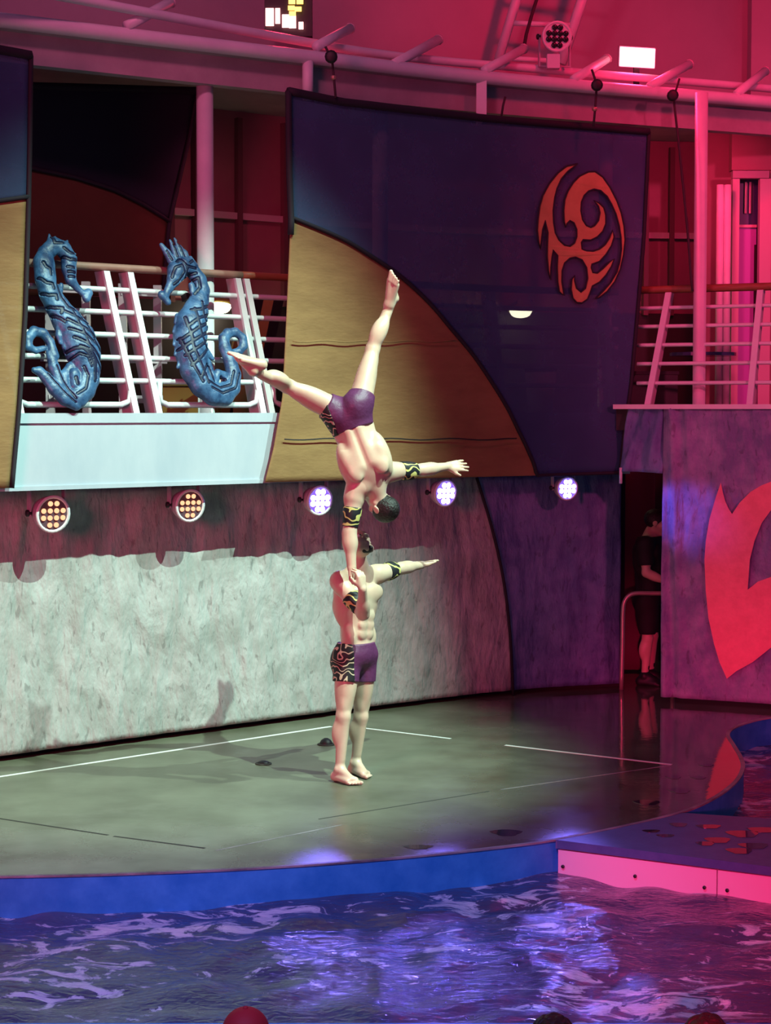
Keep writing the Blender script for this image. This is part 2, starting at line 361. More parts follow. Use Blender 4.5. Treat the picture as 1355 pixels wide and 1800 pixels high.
class MB:
    def __init__(s): s.v = []; s.f = []
    def add(s, vs, fs):
        k = len(s.v); s.v += [V(v) for v in vs]; s.f += [tuple(i + k for i in f) for f in fs]; return s
    def box(s, c, size, ax=None):
        c = V(c); X, Y, Z = ax if ax else (V((1, 0, 0)), V((0, 1, 0)), V((0, 0, 1)))
        a, b, d = size[0] / 2, size[1] / 2, size[2] / 2
        vs = [c + X * (sx * a) + Y * (sy * b) + Z * (sz * d) for sz in (-1, 1) for sy in (-1, 1) for sx in (-1, 1)]
        return s.add(vs, [(0, 2, 3, 1), (4, 5, 7, 6), (0, 1, 5, 4), (2, 6, 7, 3), (0, 4, 6, 2), (1, 3, 7, 5)])
    def tube(s, pts, r, n=10, closed=False):
        pts = [V(p) for p in pts]
        rr = r if isinstance(r, (list, tuple)) else [r] * len(pts)
        vs = []; fs = []
        N = len(pts); prev = None
        for i, p in enumerate(pts):
            a = pts[(i - 1) % N] if closed else pts[max(i - 1, 0)]
            b = pts[(i + 1) % N] if closed else pts[min(i + 1, N - 1)]
            t = (b - a).normalized()
            if prev is None:
                u = t.cross(V((0, 0, 1)))
                if u.length < 0.1: u = t.cross(V((1, 0, 0)))
            else:
                u = prev - t * prev.dot(t)
            u.normalize(); prev = u
            w = t.cross(u)
            for k in range(n):
                an = 2 * math.pi * k / n
                vs.append(p + (u * math.cos(an) + w * math.sin(an)) * rr[i])
        for i in range(N if closed else N - 1):
            j = (i + 1) % N
            for k in range(n):
                fs.append((i * n + k, i * n + (k + 1) % n, j * n + (k + 1) % n, j * n + k))
        if not closed:
            fs.append(tuple(range(n - 1, -1, -1))); fs.append(tuple((N - 1) * n + k for k in range(n)))
        return s.add(vs, fs)
    def lathe(s, o, d, prof, n=20):
        o = V(o); d = V(d).normalized()
        u = d.cross(V((0, 0, 1))); 
        if u.length < 0.1: u = d.cross(V((1, 0, 0)))
        u.normalize(); w = d.cross(u)
        vs = []; fs = []
        for t, r in prof:
            for k in range(n):
                a = 2 * math.pi * k / n
                vs.append(o + d * t + (u * math.cos(a) + w * math.sin(a)) * max(r, 1e-4))
        for i in range(len(prof) - 1):
            for k in range(n):
                fs.append((i * n + k, i * n + (k + 1) % n, (i + 1) * n + (k + 1) % n, (i + 1) * n + k))
        fs.append(tuple(range(n - 1, -1, -1))); fs.append(tuple((len(prof) - 1) * n + k for k in range(n)))
        return s.add(vs, fs)
    def prism(s, poly, vec):
        poly = [V(p) for p in poly]; vec = V(vec); n = len(poly)
        tri = tessellate_polygon([poly])
        vs = poly + [p + vec for p in poly]
        fs = [tuple(t) for t in tri] + [tuple(i + n for i in reversed(t)) for t in tri]
        fs += [(i, (i + 1) % n, n + (i + 1) % n, n + i) for i in range(n)]
        return s.add(vs, fs)
    def sheet(s, fn, nu, nv, back):
        """fn(u,v)->(point, outward normal); a thin cloth with front, back and rim"""
        fr = []; bk = []
        for j in range(nv + 1):
            for i in range(nu + 1):
                p, nn = fn(i / nu, j / nv); fr.append(V(p)); bk.append(V(p) - V(nn) * back)
        m = (nu + 1) * (nv + 1); fs = []
        ix = lambda i, j: j * (nu + 1) + i
        for j in range(nv):
            for i in range(nu):
                a, b, c, d = ix(i, j), ix(i + 1, j), ix(i + 1, j + 1), ix(i, j + 1)
                fs.append((a, b, c, d)); fs.append((m + a, m + d, m + c, m + b))
        for i in range(nu):
            fs.append((ix(i, 0), m + ix(i, 0), m + ix(i + 1, 0), ix(i + 1, 0)))
            fs.append((ix(i, nv), ix(i + 1, nv), m + ix(i + 1, nv), m + ix(i, nv)))
        for j in range(nv):
            fs.append((ix(0, j), ix(0, j + 1), m + ix(0, j + 1), m + ix(0, j)))
            fs.append((ix(nu, j), m + ix(nu, j), m + ix(nu, j + 1), ix(nu, j + 1)))
        return s.add(fr + bk, fs)
    def wallstrip(s, pts, z0, z1, thick, path):
        """a solid wall following plan points; thick goes inward"""
        vs = []; fs = []
        for p in pts:
            nn, _ = path.normal_at(p)
            q = V((p[0], p[1], 0)); b = q - nn * thick
            vs += [V((q.x, q.y, z0)), V((q.x, q.y, z1)), V((b.x, b.y, z1)), V((b.x, b.y, z0))]
        for i in range(len(pts) - 1):
            a = i * 4; b = a + 4
            fs += [(a, b, b + 1, a + 1), (a + 1, b + 1, b + 2, a + 2), (a + 2, b + 2, b + 3, a + 3), (a + 3, b + 3, b, a)]
        e = (len(pts) - 1) * 4
        fs += [(0, 1, 2, 3), (e, e + 3, e + 2, e + 1)]
        return s.add(vs, fs)
    def build(s, name, m, parent=None, smooth=False, base=None):
        return link(name, s.v, s.f, m, parent, smooth, base)

def tag(o, label=None, cat=None, group=None, kind=None):
    if label: o['label'] = label
    if cat: o['category'] = cat
    if group: o['group'] = group
    if kind: o['kind'] = kind
    return o
def struct(o): o['kind'] = 'structure'; return o
def thing(name, loc, label, cat, group=None):
    o = bpy.data.objects.new(name, None); o.location = loc; o.empty_display_size = 0.1
    col.objects.link(o)
    return tag(o, label, cat, group)

rnd = random.Random(7)
def waves(seed, n, fmin, fmax, amp):
    g = random.Random(seed)
    w = [(g.uniform(fmin, fmax), g.uniform(-0.35, 0.35), g.uniform(0, 6.28), g.uniform(0.4, 1)) for _ in range(n)]
    return lambda s, z: amp * sum(a * math.sin(f * s + f * k * z + ph) for f, k, ph, a in w) / n

# ================================================================== SETTING
# stage floor
edge_px = [(-330, 1547), (-150, 1544), (0, 1540), (150, 1537), (300, 1532), (450, 1525), (600, 1515), (750, 1502), (880, 1488), (970, 1476),
           (1080, 1455), (1190, 1429), (1250, 1404), (1290, 1375), (1304, 1350), (1300, 1330), (1287, 1308), (1278, 1292),
           (1286, 1281), (1312, 1270), (1355, 1261), (1450, 1252), (1600, 1246)]
EDGE = catmull([G(*p) for p in edge_px], 6)
EDGE = [V((-6.5, EDGE[0].y - 0.05, 0))] + EDGE + [V((7.0, EDGE[-1].y + 0.2, 0))]
poly = EDGE + [V((7.0, 21, 0)), V((-6.5, 21, 0))]
fl = struct(MB().prism([p + V((0, 0, -0.12)) for p in poly], (0, 0, 0.12)).build('floor', M['floor']))
# pool wall under the stage lip
inn = []
PE = Path([(p.x, p.y) for p in EDGE])
mb = MB()
mb.wallstrip([p + PE.normal_at(p)[0] * 0.012 for p in EDGE], -0.9, -0.007, 0.10, PE)
struct(mb.build('wall_pool', M['pool_blue']))
mb = MB()
mb.wallstrip([p + PE.normal_at(p)[0] * 0.020 for p in EDGE], -0.007, 0.003, 0.03, PE)
struct(mb.build('trim_1', M['rim']))
# tape lines and joints on the floor
def floor_line(name, a, b, w, m, z=0.0015):
    a = V(a); b = V(b); t = (b - a).normalized(); nn = V((t.y, -t.x, 0)) * (w / 2)
    MB().prism([a - nn, b - nn, b + nn, a + nn], (0, 0, z)).build(name, m, fl)
floor_line('tape_line', G(-150, 1388), G(582, 1277), 0.035, M['tape'])
floor_line('tape_line', G(640, 1280), G(792, 1298.5), 0.03, M['tape'])
floor_line('tape_line', G(888, 1310), G(1180, 1344), 0.035, M['tape'])
floor_line('floor_seam', G(-20, 1436), G(190, 1468), 0.02, M['seam'], 0.001)
floor_line('floor_seam', G(200, 1470), G(360, 1491), 0.02, M['seam'], 0.001)
floor_line('floor_seam', G(1180, 1345), G(880, 1388), 0.014, M['rim'], 0.001)
floor_line('floor_seam', G(860, 1391), G(560, 1440), 0.012, M['seam'], 0.001)
floor_line('floor_seam', G(380, 1495), G(600, 1450), 0.012, M['rim'], 0.001)
# water
def water_grid():
    nx, ny = 330, 250
    xs = np.linspace(-6.4, 7.0, nx); ys = np.linspace(8.2, 16.5, ny)
    g = np.random.default_rng(3)
    X, Y = np.meshgrid(xs, ys)
    Z = np.zeros_like(X)
    for _ in range(110):
        f = g.uniform(4.0, 26); an = g.normal(1.57, 0.75)
        Z += (0.020 / f ** 0.8) * np.sin(f * (X * math.cos(an) + Y * math.sin(an)) + g.uniform(0, 6.28) + 0.5 * np.sin(1.7 * X + g.uniform(0, 6)))
    Z = -0.205 + Z * 0.55
    vs = np.stack([X, Y, Z], -1).reshape(-1, 3)
    ex = [(p.x, p.y) for p in poly]
    inside = np.zeros(len(vs), bool)
    for (x0, y0), (x1, y1) in zip(ex, ex[1:] + ex[:1]):
        c = ((y0 > vs[:, 1]) != (y1 > vs[:, 1]))
        inside ^= c & (vs[:, 0] < (x1 - x0) * (vs[:, 1] - y0) / ((y1 - y0) or 1e-9) + x0)
    fs = [(j * nx + i, j * nx + i + 1, (j + 1) * nx + i + 1, (j + 1) * nx + i) for j in range(ny - 1) for i in range(nx - 1)
          if not (inside[j * nx + i] and inside[(j + 1) * nx + i + 1] and inside[j * nx + i + 1] and inside[(j + 1) * nx + i])]
    return vs, fs
vs, fs = water_grid()
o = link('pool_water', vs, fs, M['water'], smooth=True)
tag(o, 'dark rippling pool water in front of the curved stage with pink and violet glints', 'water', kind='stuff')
struct(MB().box((0.3, 12.3, -0.95), (13.6, 8.5, 0.1)).build('floor_pool', M['pool_blue']))
struct(MB().box((0.3, 8.07, -0.68), (13.6, 0.26, 1.0)).build('wall_front', M['pool_blue']))

# platform beside the stage
pf = thing('side_platform', G(1160, 1490), 'low platform with dark blue mat top and pink-lit white front panels at the pool corner', 'platform')
A = G(970, 1478); Bp = G(1355, 1526); d = (Bp - A).normalized(); Cq = A + d * 3.2
Dp = G(1192, 1430); e = (G(1355, 1441) - Dp).normalized(); Eq = Dp + e * 2.2
edge_in = [p + PE.normal_at(p)[0] * 0.035 for p in EDGE if A.x < p.x < Dp.x and p.y < 13]
top = [A + V((0.03, 0, 0)), Cq, Eq, Dp + V((.03, 0, 0))] + list(reversed(edge_in))
MB().prism([p + V((0, 0, -0.045)) for p in top], (0, 0, 0.05)).build('mat_top', M['mat_top'], pf)
nn = V((d.y, -d.x, 0))
def fpanel(ta, tb):
    a = A + d * ta + V((0.03, 0, 0)); b = A + d * tb + V((0.03, 0, 0))
    c = (a + b) / 2 - nn * 0.03 + V((0, 0, -0.255))
    return MB().box(c, ((b - a).length, 0.04, 0.40), (d, -nn, V((0, 0, 1)))).build('front_panel', M['white_panel'], pf)
tl = [0.0, 0.985, 2.0, 3.1]
seam = (G(1255, 1510) - A).dot(d)
tl = [0.0, seam, seam * 2, seam * 3]
for i in range(3): fpanel(tl[i] + 0.004, tl[i + 1] - 0.004)
for px, py in ((988, 1524), (1115, 1541), (1237, 1561), (1277, 1566)):
    t = (G(px, 1490) - A); 
    # intersect with front plane
    rr = ray(px, py); k = (A - V((0, 0, H))).dot(nn) / rr.dot(nn)
    q = V((0, 0, H)) + rr * k
    MB().lathe(q - nn * 0.012, nn, [(0, .011), (.006, .011), (.009, .004)], 8).build('screw', M['black'], pf)
MB().box((A + Eq) / 2 + V((.3, .1, -0.30)), (0.6, 0.3, 0.45)).build('leg', M['black'], pf)
for px, py, w, h in ((1145, 1461, .05, .02), (1193, 1450, .05, .03), (1170, 1469, .05, .02), (1246, 1453, .07, .03), (1306, 1466, .09, .05), (1340, 1459, .08, .04),
                     (1262, 1477, .07, .04), (1240, 1483, .05, .03), (1300, 1496, .07, .04), (1325, 1487, .08, .04)):
    c = G(px, py, 0.006)
    ring = [c + V((w * (1 + .25 * math.sin(3 * a)) * math.cos(a), h * 2.2 * (1 + .2 * math.cos(2 * a)) * math.sin(a), 0)) for a in [i * 6.283 / 14 for i in range(14)]]
    MB().prism(ring, (0, 0, 0.0015)).build('puddle', M['puddle'], pf)
for px, py, w, h in ((1195, 1390, .07, .05), (1184, 1366, .05, .04), (1242, 1345, .05, .03), (1228, 1367, .05, .03), (1138, 1411, .08, .05), (890, 1464, .09, .05), (735, 1489, .08, .03)):
    c = G(px, py, 0.0005)
    ring = [c + V((w * (1 + .25 * math.sin(3 * a)) * math.cos(a), h * 1.8 * math.sin(a), 0)) for a in [i * 6.283 / 14 for i in range(14)]]
    MB().prism(ring, (0, 0, 0.0015)).build('puddle', M['puddle'], fl)

# hull wall behind the tarps, balcony slabs, deck wall, roof
pts = WALL.off(-0.14).clip(-320, 1100, 40)
struct(MB().wallstrip(pts, 0, 1.96, 0.1, WALL).build('wall_back', M['dark_hull']))
pts = FASC.clip(-320, 1108, 50)
struct(MB().wallstrip(pts, 1.985, 2.50, 0.05, FASC).build('wall_fascia', M['fascia']))
pts = FASC.off(0.014).clip(-320, 1108, 50)
struct(MB().wallstrip(pts, 2.445, 2.515, 0.03, FASC).build('trim_5', M['fascia']))
struct(MB().wallstrip(pts, 1.975, 2.005, 0.03, FASC).build('trim_6', M['fascia']))
pts = FASC.off(-0.05).clip(-320, 1120, 40)
struct(MB().wallstrip(pts, 2.30, 2.47, 3.6, FASC).build('floor_balcony', M['dark_hull']))
rp = [V((p.x, p.y, 0)) for p in RIGHT.off(-0.06).p]
struct(MB().wallstrip(rp, 2.36, 2.545, 3.0, RIGHT).build('floor_balcony_right', M['dark_hull']))
struct(MB().wallstrip([V((p.x, p.y, 0)) for p in RIGHT.off(0.03).p], 2.545, 2.585, 0.14, RIGHT).build('trim_2', M['white_steel']))
pts = WALL.off(-2.1).clip(-320, 1290, 40)
deckwall = struct(MB().wallstrip(pts, 2.45, 5.3, 0.1, WALL).build('wall_deck', M['maroon']))
pts = WALL.off(-2.06).clip(-320, 1290, 40)
struct(MB().wallstrip(pts, 2.47, 3.52, 0.06, WALL).build('wall_deck_lower', M['dark_hull']))
pts = WALL.off(-2.03).clip(-300, 1280, 40)
struct(MB().wallstrip(pts, 4.28, 4.34, 0.06, WALL).build('trim_3', M['pink_steel']))
DK = WALL.off(-2.04)
for px in (300, 345, 420, 500, 1135, 1180, 1262):          # upright plates on the deck wall
    q = DK.hit(px, 400); nn, tt = DK.normal_at(q)
    MB().box(V((q.x, q.y, 4.35)), (0.05, 0.06, 1.7), (tt, nn, V((0, 0, 1)))).build('stiffener', M['maroon_dark'], deckwall)
pts = TOP.off(-0.12).clip(-320, 1500, 50)
struct(MB().wallstrip(pts, 5.05, 5.27, 0.12, TOP).build('trim_4', M['beam']))
pts = TOP.off(-0.02).clip(-320, 1600, 50)
struct(MB().wallstrip(pts, 5.27, 5.33, 3.4, TOP).build('ceiling', M['beam']))
pts = TOP.off(-1.6).clip(-320, 1310, 50)
struct(MB().wallstrip(pts, 5.33, 10.5, 0.1, TOP).build('wall_upper', M['roof']))
q = TOP.off(-1.6).hit(1310, 100)
struct(MB().box((q.x + 2.0 + 0.02, q.y - 0.05, 7.9), (4.0, 0.3, 5.2)).build('wall_upper_right', M['roof']))
# bulkhead with a doorway behind the right balcony
wr = thing('wall_right', (4.2, 18.3, 2.5), None, None); wr['kind'] = 'structure'
def wbox(pxa, pya, pxb, pyb, Y, th, m, name, parent, cat=None):
    a = P(pxa, pya, Y); b = P(pxb, pyb, Y)
    return MB().box(((a.x + b.x) / 2, Y + th / 2, (a.z + b.z) / 2), (abs(b.x - a.x), th, abs(b.z - a.z))).build(name, m, parent)
wbox(1287, 190, 1500, 299, 18.2, 0.15, M['maroon'], 'wall_panel', wr)
wbox(1238, 190, 1287, 712, 18.5, 0.12, M['maroon'], 'wall_panel', wr)
wbox(1353, 300, 1500, 716, 18.2, 0.15, M['maroon'], 'wall_panel', wr)
wbox(1260, 180, 1520, 715, 19.3, 0.1, M['dark_hull'], 'wall_panel', wr)
dr = thing('door_1', P(1312, 712, 18.2), None, None); dr['kind'] = 'structure'
wbox(1288, 314, 1296, 716, 18.12, 0.1, M['pink_steel'], 'door_frame', dr)
wbox(1336, 314, 1352, 716, 18.1, 0.1, M['pink_steel'], 'door_frame', dr)
wbox(1288, 300, 1352, 313, 18.1, 0.1, M['roof'], 'door_frame', dr)
wbox(1297, 316, 1335, 396, 18.3, 0.03, M['door_blue'], 'pane', dr)
wbox(1297, 401, 1326, 718, 18.26, 0.05, M['door_panel'], 'door_panel', dr)
wbox(1297, 395, 1330, 400, 18.24, 0.06, M['pink_steel'], 'door_rail', dr)
wbox(1326, 430, 1336, 640, 18.24, 0.06, M['black'], 'curtain', dr)
for xx in (1311, 1319):
    a = P(xx, 320, 18.28); b = P(xx - 1, 375, 18.28)
    MB().tube([a, b], 0.012, 6).build('blind_cord', M['pink_steel'], dr)
for px in (1266, 1279):
    a = P(px, 325, 18.0); b = P(px - 4, 706, 18.0); b.z = 2.545
    o = MB().tube([V((a.x, 18.0, b.z)), V((a.x, 18.0, a.z))], 0.035, 10).build('door_post', M['white_steel'], None, True)
    tag(o, 'pink-lit upright post left of the doorway, %s of two' % ('outer' if px == 1266 else 'inner'), 'post', 'posts beside the doorway')

# ================================================================== TARPS AND BANNERS
def interp(pts, t, ix, iy):
    for a, b in zip(pts, pts[1:]):
        if a[ix] <= t <= b[ix]:
            k = (t - a[ix]) / (b[ix] - a[ix]) if b[ix] != a[ix] else 0
            return a[iy] + (b[iy] - a[iy]) * k
    return pts[0][iy] if t < pts[0][ix] else pts[-1][iy]

# lower tarp: grey field and blue field along the curved back wall
tarp = thing('back_tarp', (WALL.hit(560, 1265).x, WALL.hit(560, 1265).y, 0.0), 'long grey canvas tarp with a blue right end covering the wall behind the stage', 'tarp')
bound = catmull([V((838, 840, 0)), V((865, 930, 0)), V((885, 1020, 0)), V((896, 1110, 0)), V((902, 1222, 0))], 6)
wf = waves(3, 9, 2, 16, 0.045); wg = waves(5, 6, 18, 45, 0.017)
def tarp_fn(pxl, pxr, nu):
    def fn(u, v):
        z = 0.045 + v * 1.925
        row = 1230 - v * 390
        a = pxl(row); b = pxr(row)
        px = a + (b - a) * u
        q = WALL.hit(px, 1000)
        nn, tt = WALL.normal_at(q)
        s = q.x * 1.3
        k = wf(s, z) * (0.4 + 0.6 * v) + wg(s, z)
        q.z = z + (0.02 * math.sin(s * 3.1) * v)
        return q + nn * k, nn
    return fn
bl = lambda row: interp([(p.x, p.y) for p in bound], row, 1, 0)
MB().sheet(tarp_fn(lambda r: -300, bl, 0), 190, 44, 0.008).build('grey_canvas', M['grey_tarp'], tarp, True)
MB().sheet(tarp_fn(bl, lambda r: 1091, 0), 60, 44, 0.008).build('blue_canvas', M['blue_tarp'], tarp, True)
pp = []
for p in bound:
    q = WALL.off(0.035).hit(p.x, p.y); pp.append(q)
MB().tube(pp, 0.013, 6).build('seam_piping', M['piping'], tarp, True)

def banner(name, label, path, left, right, top, bottom, arc, nu, nv, parts, parent=None):
    """left/right: edges as (px,py); arc(px)->py boundary between fields"""
    nn0 = path.hit((left[0][0] + right[-1][0]) / 2, 500)
    t = thing(name, (nn0.x, nn0.y, path.hit(bottom[0][0], bottom[0][1]).z), label, 'banner', 'blue and tan mesh banners' if False else None)
    bw = waves(len(label), 6, 1.5, 7, 0.03)
    def pos(u, row_of):
        # column between left and right edge
        for _ in range(1): pass
    def pt(px, py):
        q = path.hit(px, py); n_, t_ = path.normal_at(q)
        return q + n_ * bw(q.x, q.z), n_
    def field(vlo, vhi):
        def fn(u, v):
            tb = interp(top, top[0][0] + (top[-1][0] - top[0][0]) * u, 0, 1)
            bb = interp(bottom, bottom[0][0] + (bottom[-1][0] - bottom[0][0]) * u, 0, 1)
            w = vlo(u, tb, bb) + (vhi(u, tb, bb) - vlo(u, tb, bb)) * v
            row = bb + (tb - bb) * w
            a = interp(left, row, 1, 0); b = interp(right, row, 1, 0)
            return pt(a + (b - a) * u, row)
        return fn
    def vb(u, tb, bb):            # where the arc sits in this column (0 bottom .. 1 top)
        lo, hi = 0.0, 1.0
        for _ in range(24):
            w = (lo + hi) / 2; row = bb + (tb - bb) * w
            a = interp(left, row, 1, 0); b = interp(right, row, 1, 0)
            px = a + (b - a) * u
            if arc(px) < row: lo = w
            else: hi = w
        return (lo + hi) / 2
    MB().sheet(field(lambda u, t_, b_: 0, vb), nu, nv, 0.006).build('lower_cloth', parts[1], t, True)
    MB().sheet(field(vb, lambda u, t_, b_: 1), nu, nv, 0.006).build('upper_cloth', parts[0], t, True)
    f = field(vb, vb); line = []
    for i in range(nu + 1):
        p, n_ = f(i / nu, 0); line.append(p + n_ * 0.008)
    MB().tube(line, 0.017, 6).build('seam_piping', M['piping'], t, True)
    g = field(lambda *a: 0, lambda *a: 1)
    hem = [g(1, i / 30)[0] + g(1, i / 30)[1] * 0.006 for i in range(31)]
    MB().tube(hem, 0.018, 6).build('side_hem', M['piping'], t, True)
    hem = [g(i / 40, 1)[0] + g(0.5, 1)[1] * 0.004 for i in range(41)]
    MB().tube(hem, 0.034, 6).build('top_hem', M['piping'], t, True)
    return t, g

BPATH = FASC.off(0.075)
arc_pts = [(400, 340), (515, 384), (600, 420), (650, 450), (700, 484), (750, 530), (790, 576), (830, 622), (860, 665), (890, 715), (910, 757), (928, 795), (942, 836), (960, 960), (1300, 2200)]
sm = [(p.x, p.y) for p in catmull([V((a, b, 0)) for a, b in arc_pts], 5)]
big, gfun = banner('mesh_banner', 'big dark blue and tan mesh banner with orange swirl emblem, hung behind the acrobats', BPATH,
    [(507, 160), (508, 300), (511, 390), (503, 560), (496, 700), (480, 790), (465, 848)],
    [(1140, 232), (1131, 420), (1119, 560), (1108, 680), (1096, 760), (1089, 832)],
    [(507, 160), (600, 180), (850, 208), (1140, 232)], [(465, 848), (940, 836), (1089, 831)],
    lambda px: interp(sm, px, 0, 1), 150, 40, (M['mesh_blue'], M['mesh_tan']))
hem = [gfun(0, i / 30)[0] + gfun(0, i / 30)[1] * 0.006 for i in range(31)]
MB().tube(hem[int(30 * 0.66):], 0.028, 6).build('side_hem', M['piping'], big, True)
# horizontal stitched seams of the tan field
for row, xa, xb in ((772, 500, 908), (600, 515, 800)):
    line = [BPATH.off(0.03).hit(xa + (xb - xa) * i / 24, row + 1.5 * math.sin(i)) for i in range(25)]
    MB().tube(line, 0.005, 5).build('stitch_line', M['piping'] if row == 772 else M['mesh_tan'], big, True)
# emblem
em = [(600,250),(500,270),(420,330),(340,430),(280,540),(250,640),(235,760),(228,860),(240,960),(258,1030),(270,930),(280,850),(300,770),(325,880),(320,1000),(318,1100),(330,1230),(350,1310),
 (355,1200),(365,1110),(375,1040),(415,1090),(410,1200),(415,1330),(430,1420),(475,1455),(455,1330),(458,1230),(480,1160),(530,1115),(580,1105),(640,1130),(680,1200),(690,1300),(670,1390),(630,1425),(590,1390),(572,1320),(572,1275),
 (545,1310),(538,1400),(555,1480),(590,1520),(640,1525),(690,1490),(715,1430),(735,1370),(800,1335),(860,1270),(910,1190),(935,1120),(890,1150),(830,1210),(780,1250),(740,1245),(725,1200),(730,1170),
 (800,1145),(860,1080),(910,1000),(935,920),(920,860),(890,930),(850,990),(800,1030),(740,1050),(680,1048),(640,1030),(635,970),(650,945),(720,950),(780,920),(830,870),(858,800),(858,720),(840,650),(800,610),(750,585),
 (790,640),(803,700),(790,770),(755,815),(720,832),(680,815),(645,760),(630,680),(635,600),(660,540),(700,500),(750,482),(810,495),(870,550),(910,620),(950,710),(980,820),(995,920),(1000,1030),(985,1150),(960,1240),(900,1340),(830,1420),(765,1485),
 (800,1475),(870,1420),(940,1330),(990,1220),(1020,1090),(1035,950),(1025,820),(1000,700),(960,590),(900,470),(830,370),(760,320),(700,322),(620,360),(560,420),(510,500),(480,580),(470,680),(475,780),(490,830),
 (500,800),(530,770),(565,790),(590,850),(590,920),(570,975),(530,1005),(480,995),(430,950),(395,880),(380,790),(375,680),(390,560),(410,480),(450,390),(510,320),(570,275)]
ep = [(900 + a / 5.2115, 240 + b / 5.2115) for a, b in em]
EP = BPATH.off(0.034)
p3 = [EP.hit(*q) for q in ep]
nn = BPATH.normal_at(p3[0])[0]
e_ob = MB().prism(p3, -nn * 0.006).build('emblem', M['emblem'], big); e_ob['label'] = 'orange swirl emblem on the dark blue cloth'
MB().tube([p + nn * 0.0 for p in p3], 0.0085, 5, closed=True).build('emblem_outline', M['piping'], e_ob, True)
# hanging hardware of the banner is built with the ropes below

lb, lg = banner('mesh_banner', 'blue and tan mesh banner cut by the left edge of the picture', BPATH,
    [(-260, 60), (-262, 300), (-270, 860)], [(52, 98), (50, 250), (48, 350), (42, 560), (32, 720), (20, 860)],
    [(-260, 40), (52, 98)], [(-270, 866), (20, 858)], lambda px: 346 + (48 - px) * 0.14, 24, 30, (M['mesh_blue'], M['mesh_tan']))
RB = WALL.off(-0.95)
arc2 = [(-100, 270), (50, 295), (130, 312), (200, 335), (250, 360), (292, 386), (360, 440)]
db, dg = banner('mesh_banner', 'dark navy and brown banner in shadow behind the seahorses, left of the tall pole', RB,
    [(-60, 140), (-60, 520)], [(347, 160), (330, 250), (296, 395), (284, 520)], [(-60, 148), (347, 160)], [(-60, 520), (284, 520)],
    lambda px: interp(arc2, px, 0, 1), 30, 24, (M['navy_shaded'], M['brown_shaded']))

# right tarp with the red motif
rt = thing('side_tarp', (RIGHT.hit(1260, 1240).x, RIGHT.hit(1260, 1240).y, 0.04), 'purple canvas tarp with a big red curved motif hanging under the right balcony', 'tarp')
rw = waves(21, 7, 3, 18, 0.035); rw2 = waves(22, 5, 20, 50, 0.008)
def rt_fn(u, v):
    px = 1163 + (1600 - 1163) * u
    q = RIGHT.hit(px, 1000); n_, _ = RIGHT.normal_at(q)
    z = 0.05 + 2.50 * v
    q.z = z
    near = math.exp(-((px - 1180) / 25) ** 2)
    return q + n_ * (rw(q.x * 1.2, z) * 0.6 + rw2(q.x, z) + 0.03 * near * math.sin((px - 1163) / 5 + z * 2)), n_
MB().sheet(rt_fn, 90, 60, 0.008).build('canvas', M['purple_tarp'], rt, True)
mo = [(657,462),(668,515),(680,560),(698,600),(718,632),(760,570),(820,510),(880,475),(931,455),(1010,440),(1100,440),(1100,540),(1010,560),(931,610),(880,680),(840,780),(815,880),(803,1045),(860,1000),(931,975),(1010,935),(1100,880),(1100,1240),(1010,1310),(931,1360),
      (830,1440),(740,1490),(690,1530),(650,1440),(620,1340),(590,1200),(575,1050),(568,880),(575,780),(595,660),(630,540)]
RP = RIGHT.off(0.034)
m3 = [RP.hit(1055 + a / 3.103, 700 + b / 3.103) for a, b in mo]
nn = RIGHT.normal_at(m3[0])[0]
o = MB().prism(m3, -nn * 0.005).build('motif', M['red_print'], rt); o['label'] = 'big red curved motif on the purple canvas'
# gathered corner of the tarp left of it
def corner(u, v):
    a = [(1105, 716), (1098, 760), (1089, 828)]; 
    row = 828 - v * 112 + (1 - v) * 4 * u
    l = interp(a, row, 1, 0); px = l + (1166 - l) * u
    q = RIGHT.off(-0.03).hit(px, row); n_, _ = RIGHT.normal_at(q)
    fold = 0.035 * (1 - v) * math.sin(u * 9 + v * 2) + 0.02 * math.sin(u * 14 - v * 6)
    return q + n_ * fold, n_
MB().sheet(corner, 24, 16, 0.008).build('gathered_corner', M['blue_tarp'], rt, True)
q = RIGHT.hit(1091, 839)
o = MB().tube([V((q.x, q.y, P(1091, 850, q.y).z)), V((q.x, q.y, P(1091, 822, q.y).z))], 0.014, 8).build('cord_end', M['white_steel'], rt, True)

# dark opening between the tarps
struct(MB().wallstrip([V((1.4, 18.9, 0)), V((4.2, 18.9, 0))], 0, 2.3, 0.1, WALL).build('wall_passage', M['dark_hull']))
pc = thing('passage_curtain', (2.5, 18.35, 0), 'dark maroon curtain hanging in the passage behind the standing crew member', 'curtain')
cw = waves(9, 5, 12, 34, 0.05)
def cfn(u, v):
    x = 2.18 + 0.42 * u; z = 0.02 + 2.2 * v
    return V((x, 18.1 + cw(x, z), z)), V((0, -1, 0))
MB().sheet(cfn, 24, 10, 0.01).build('curtain_cloth', mat('curtain', (0.22, 0.06, 0.10), 0.85), pc, True)

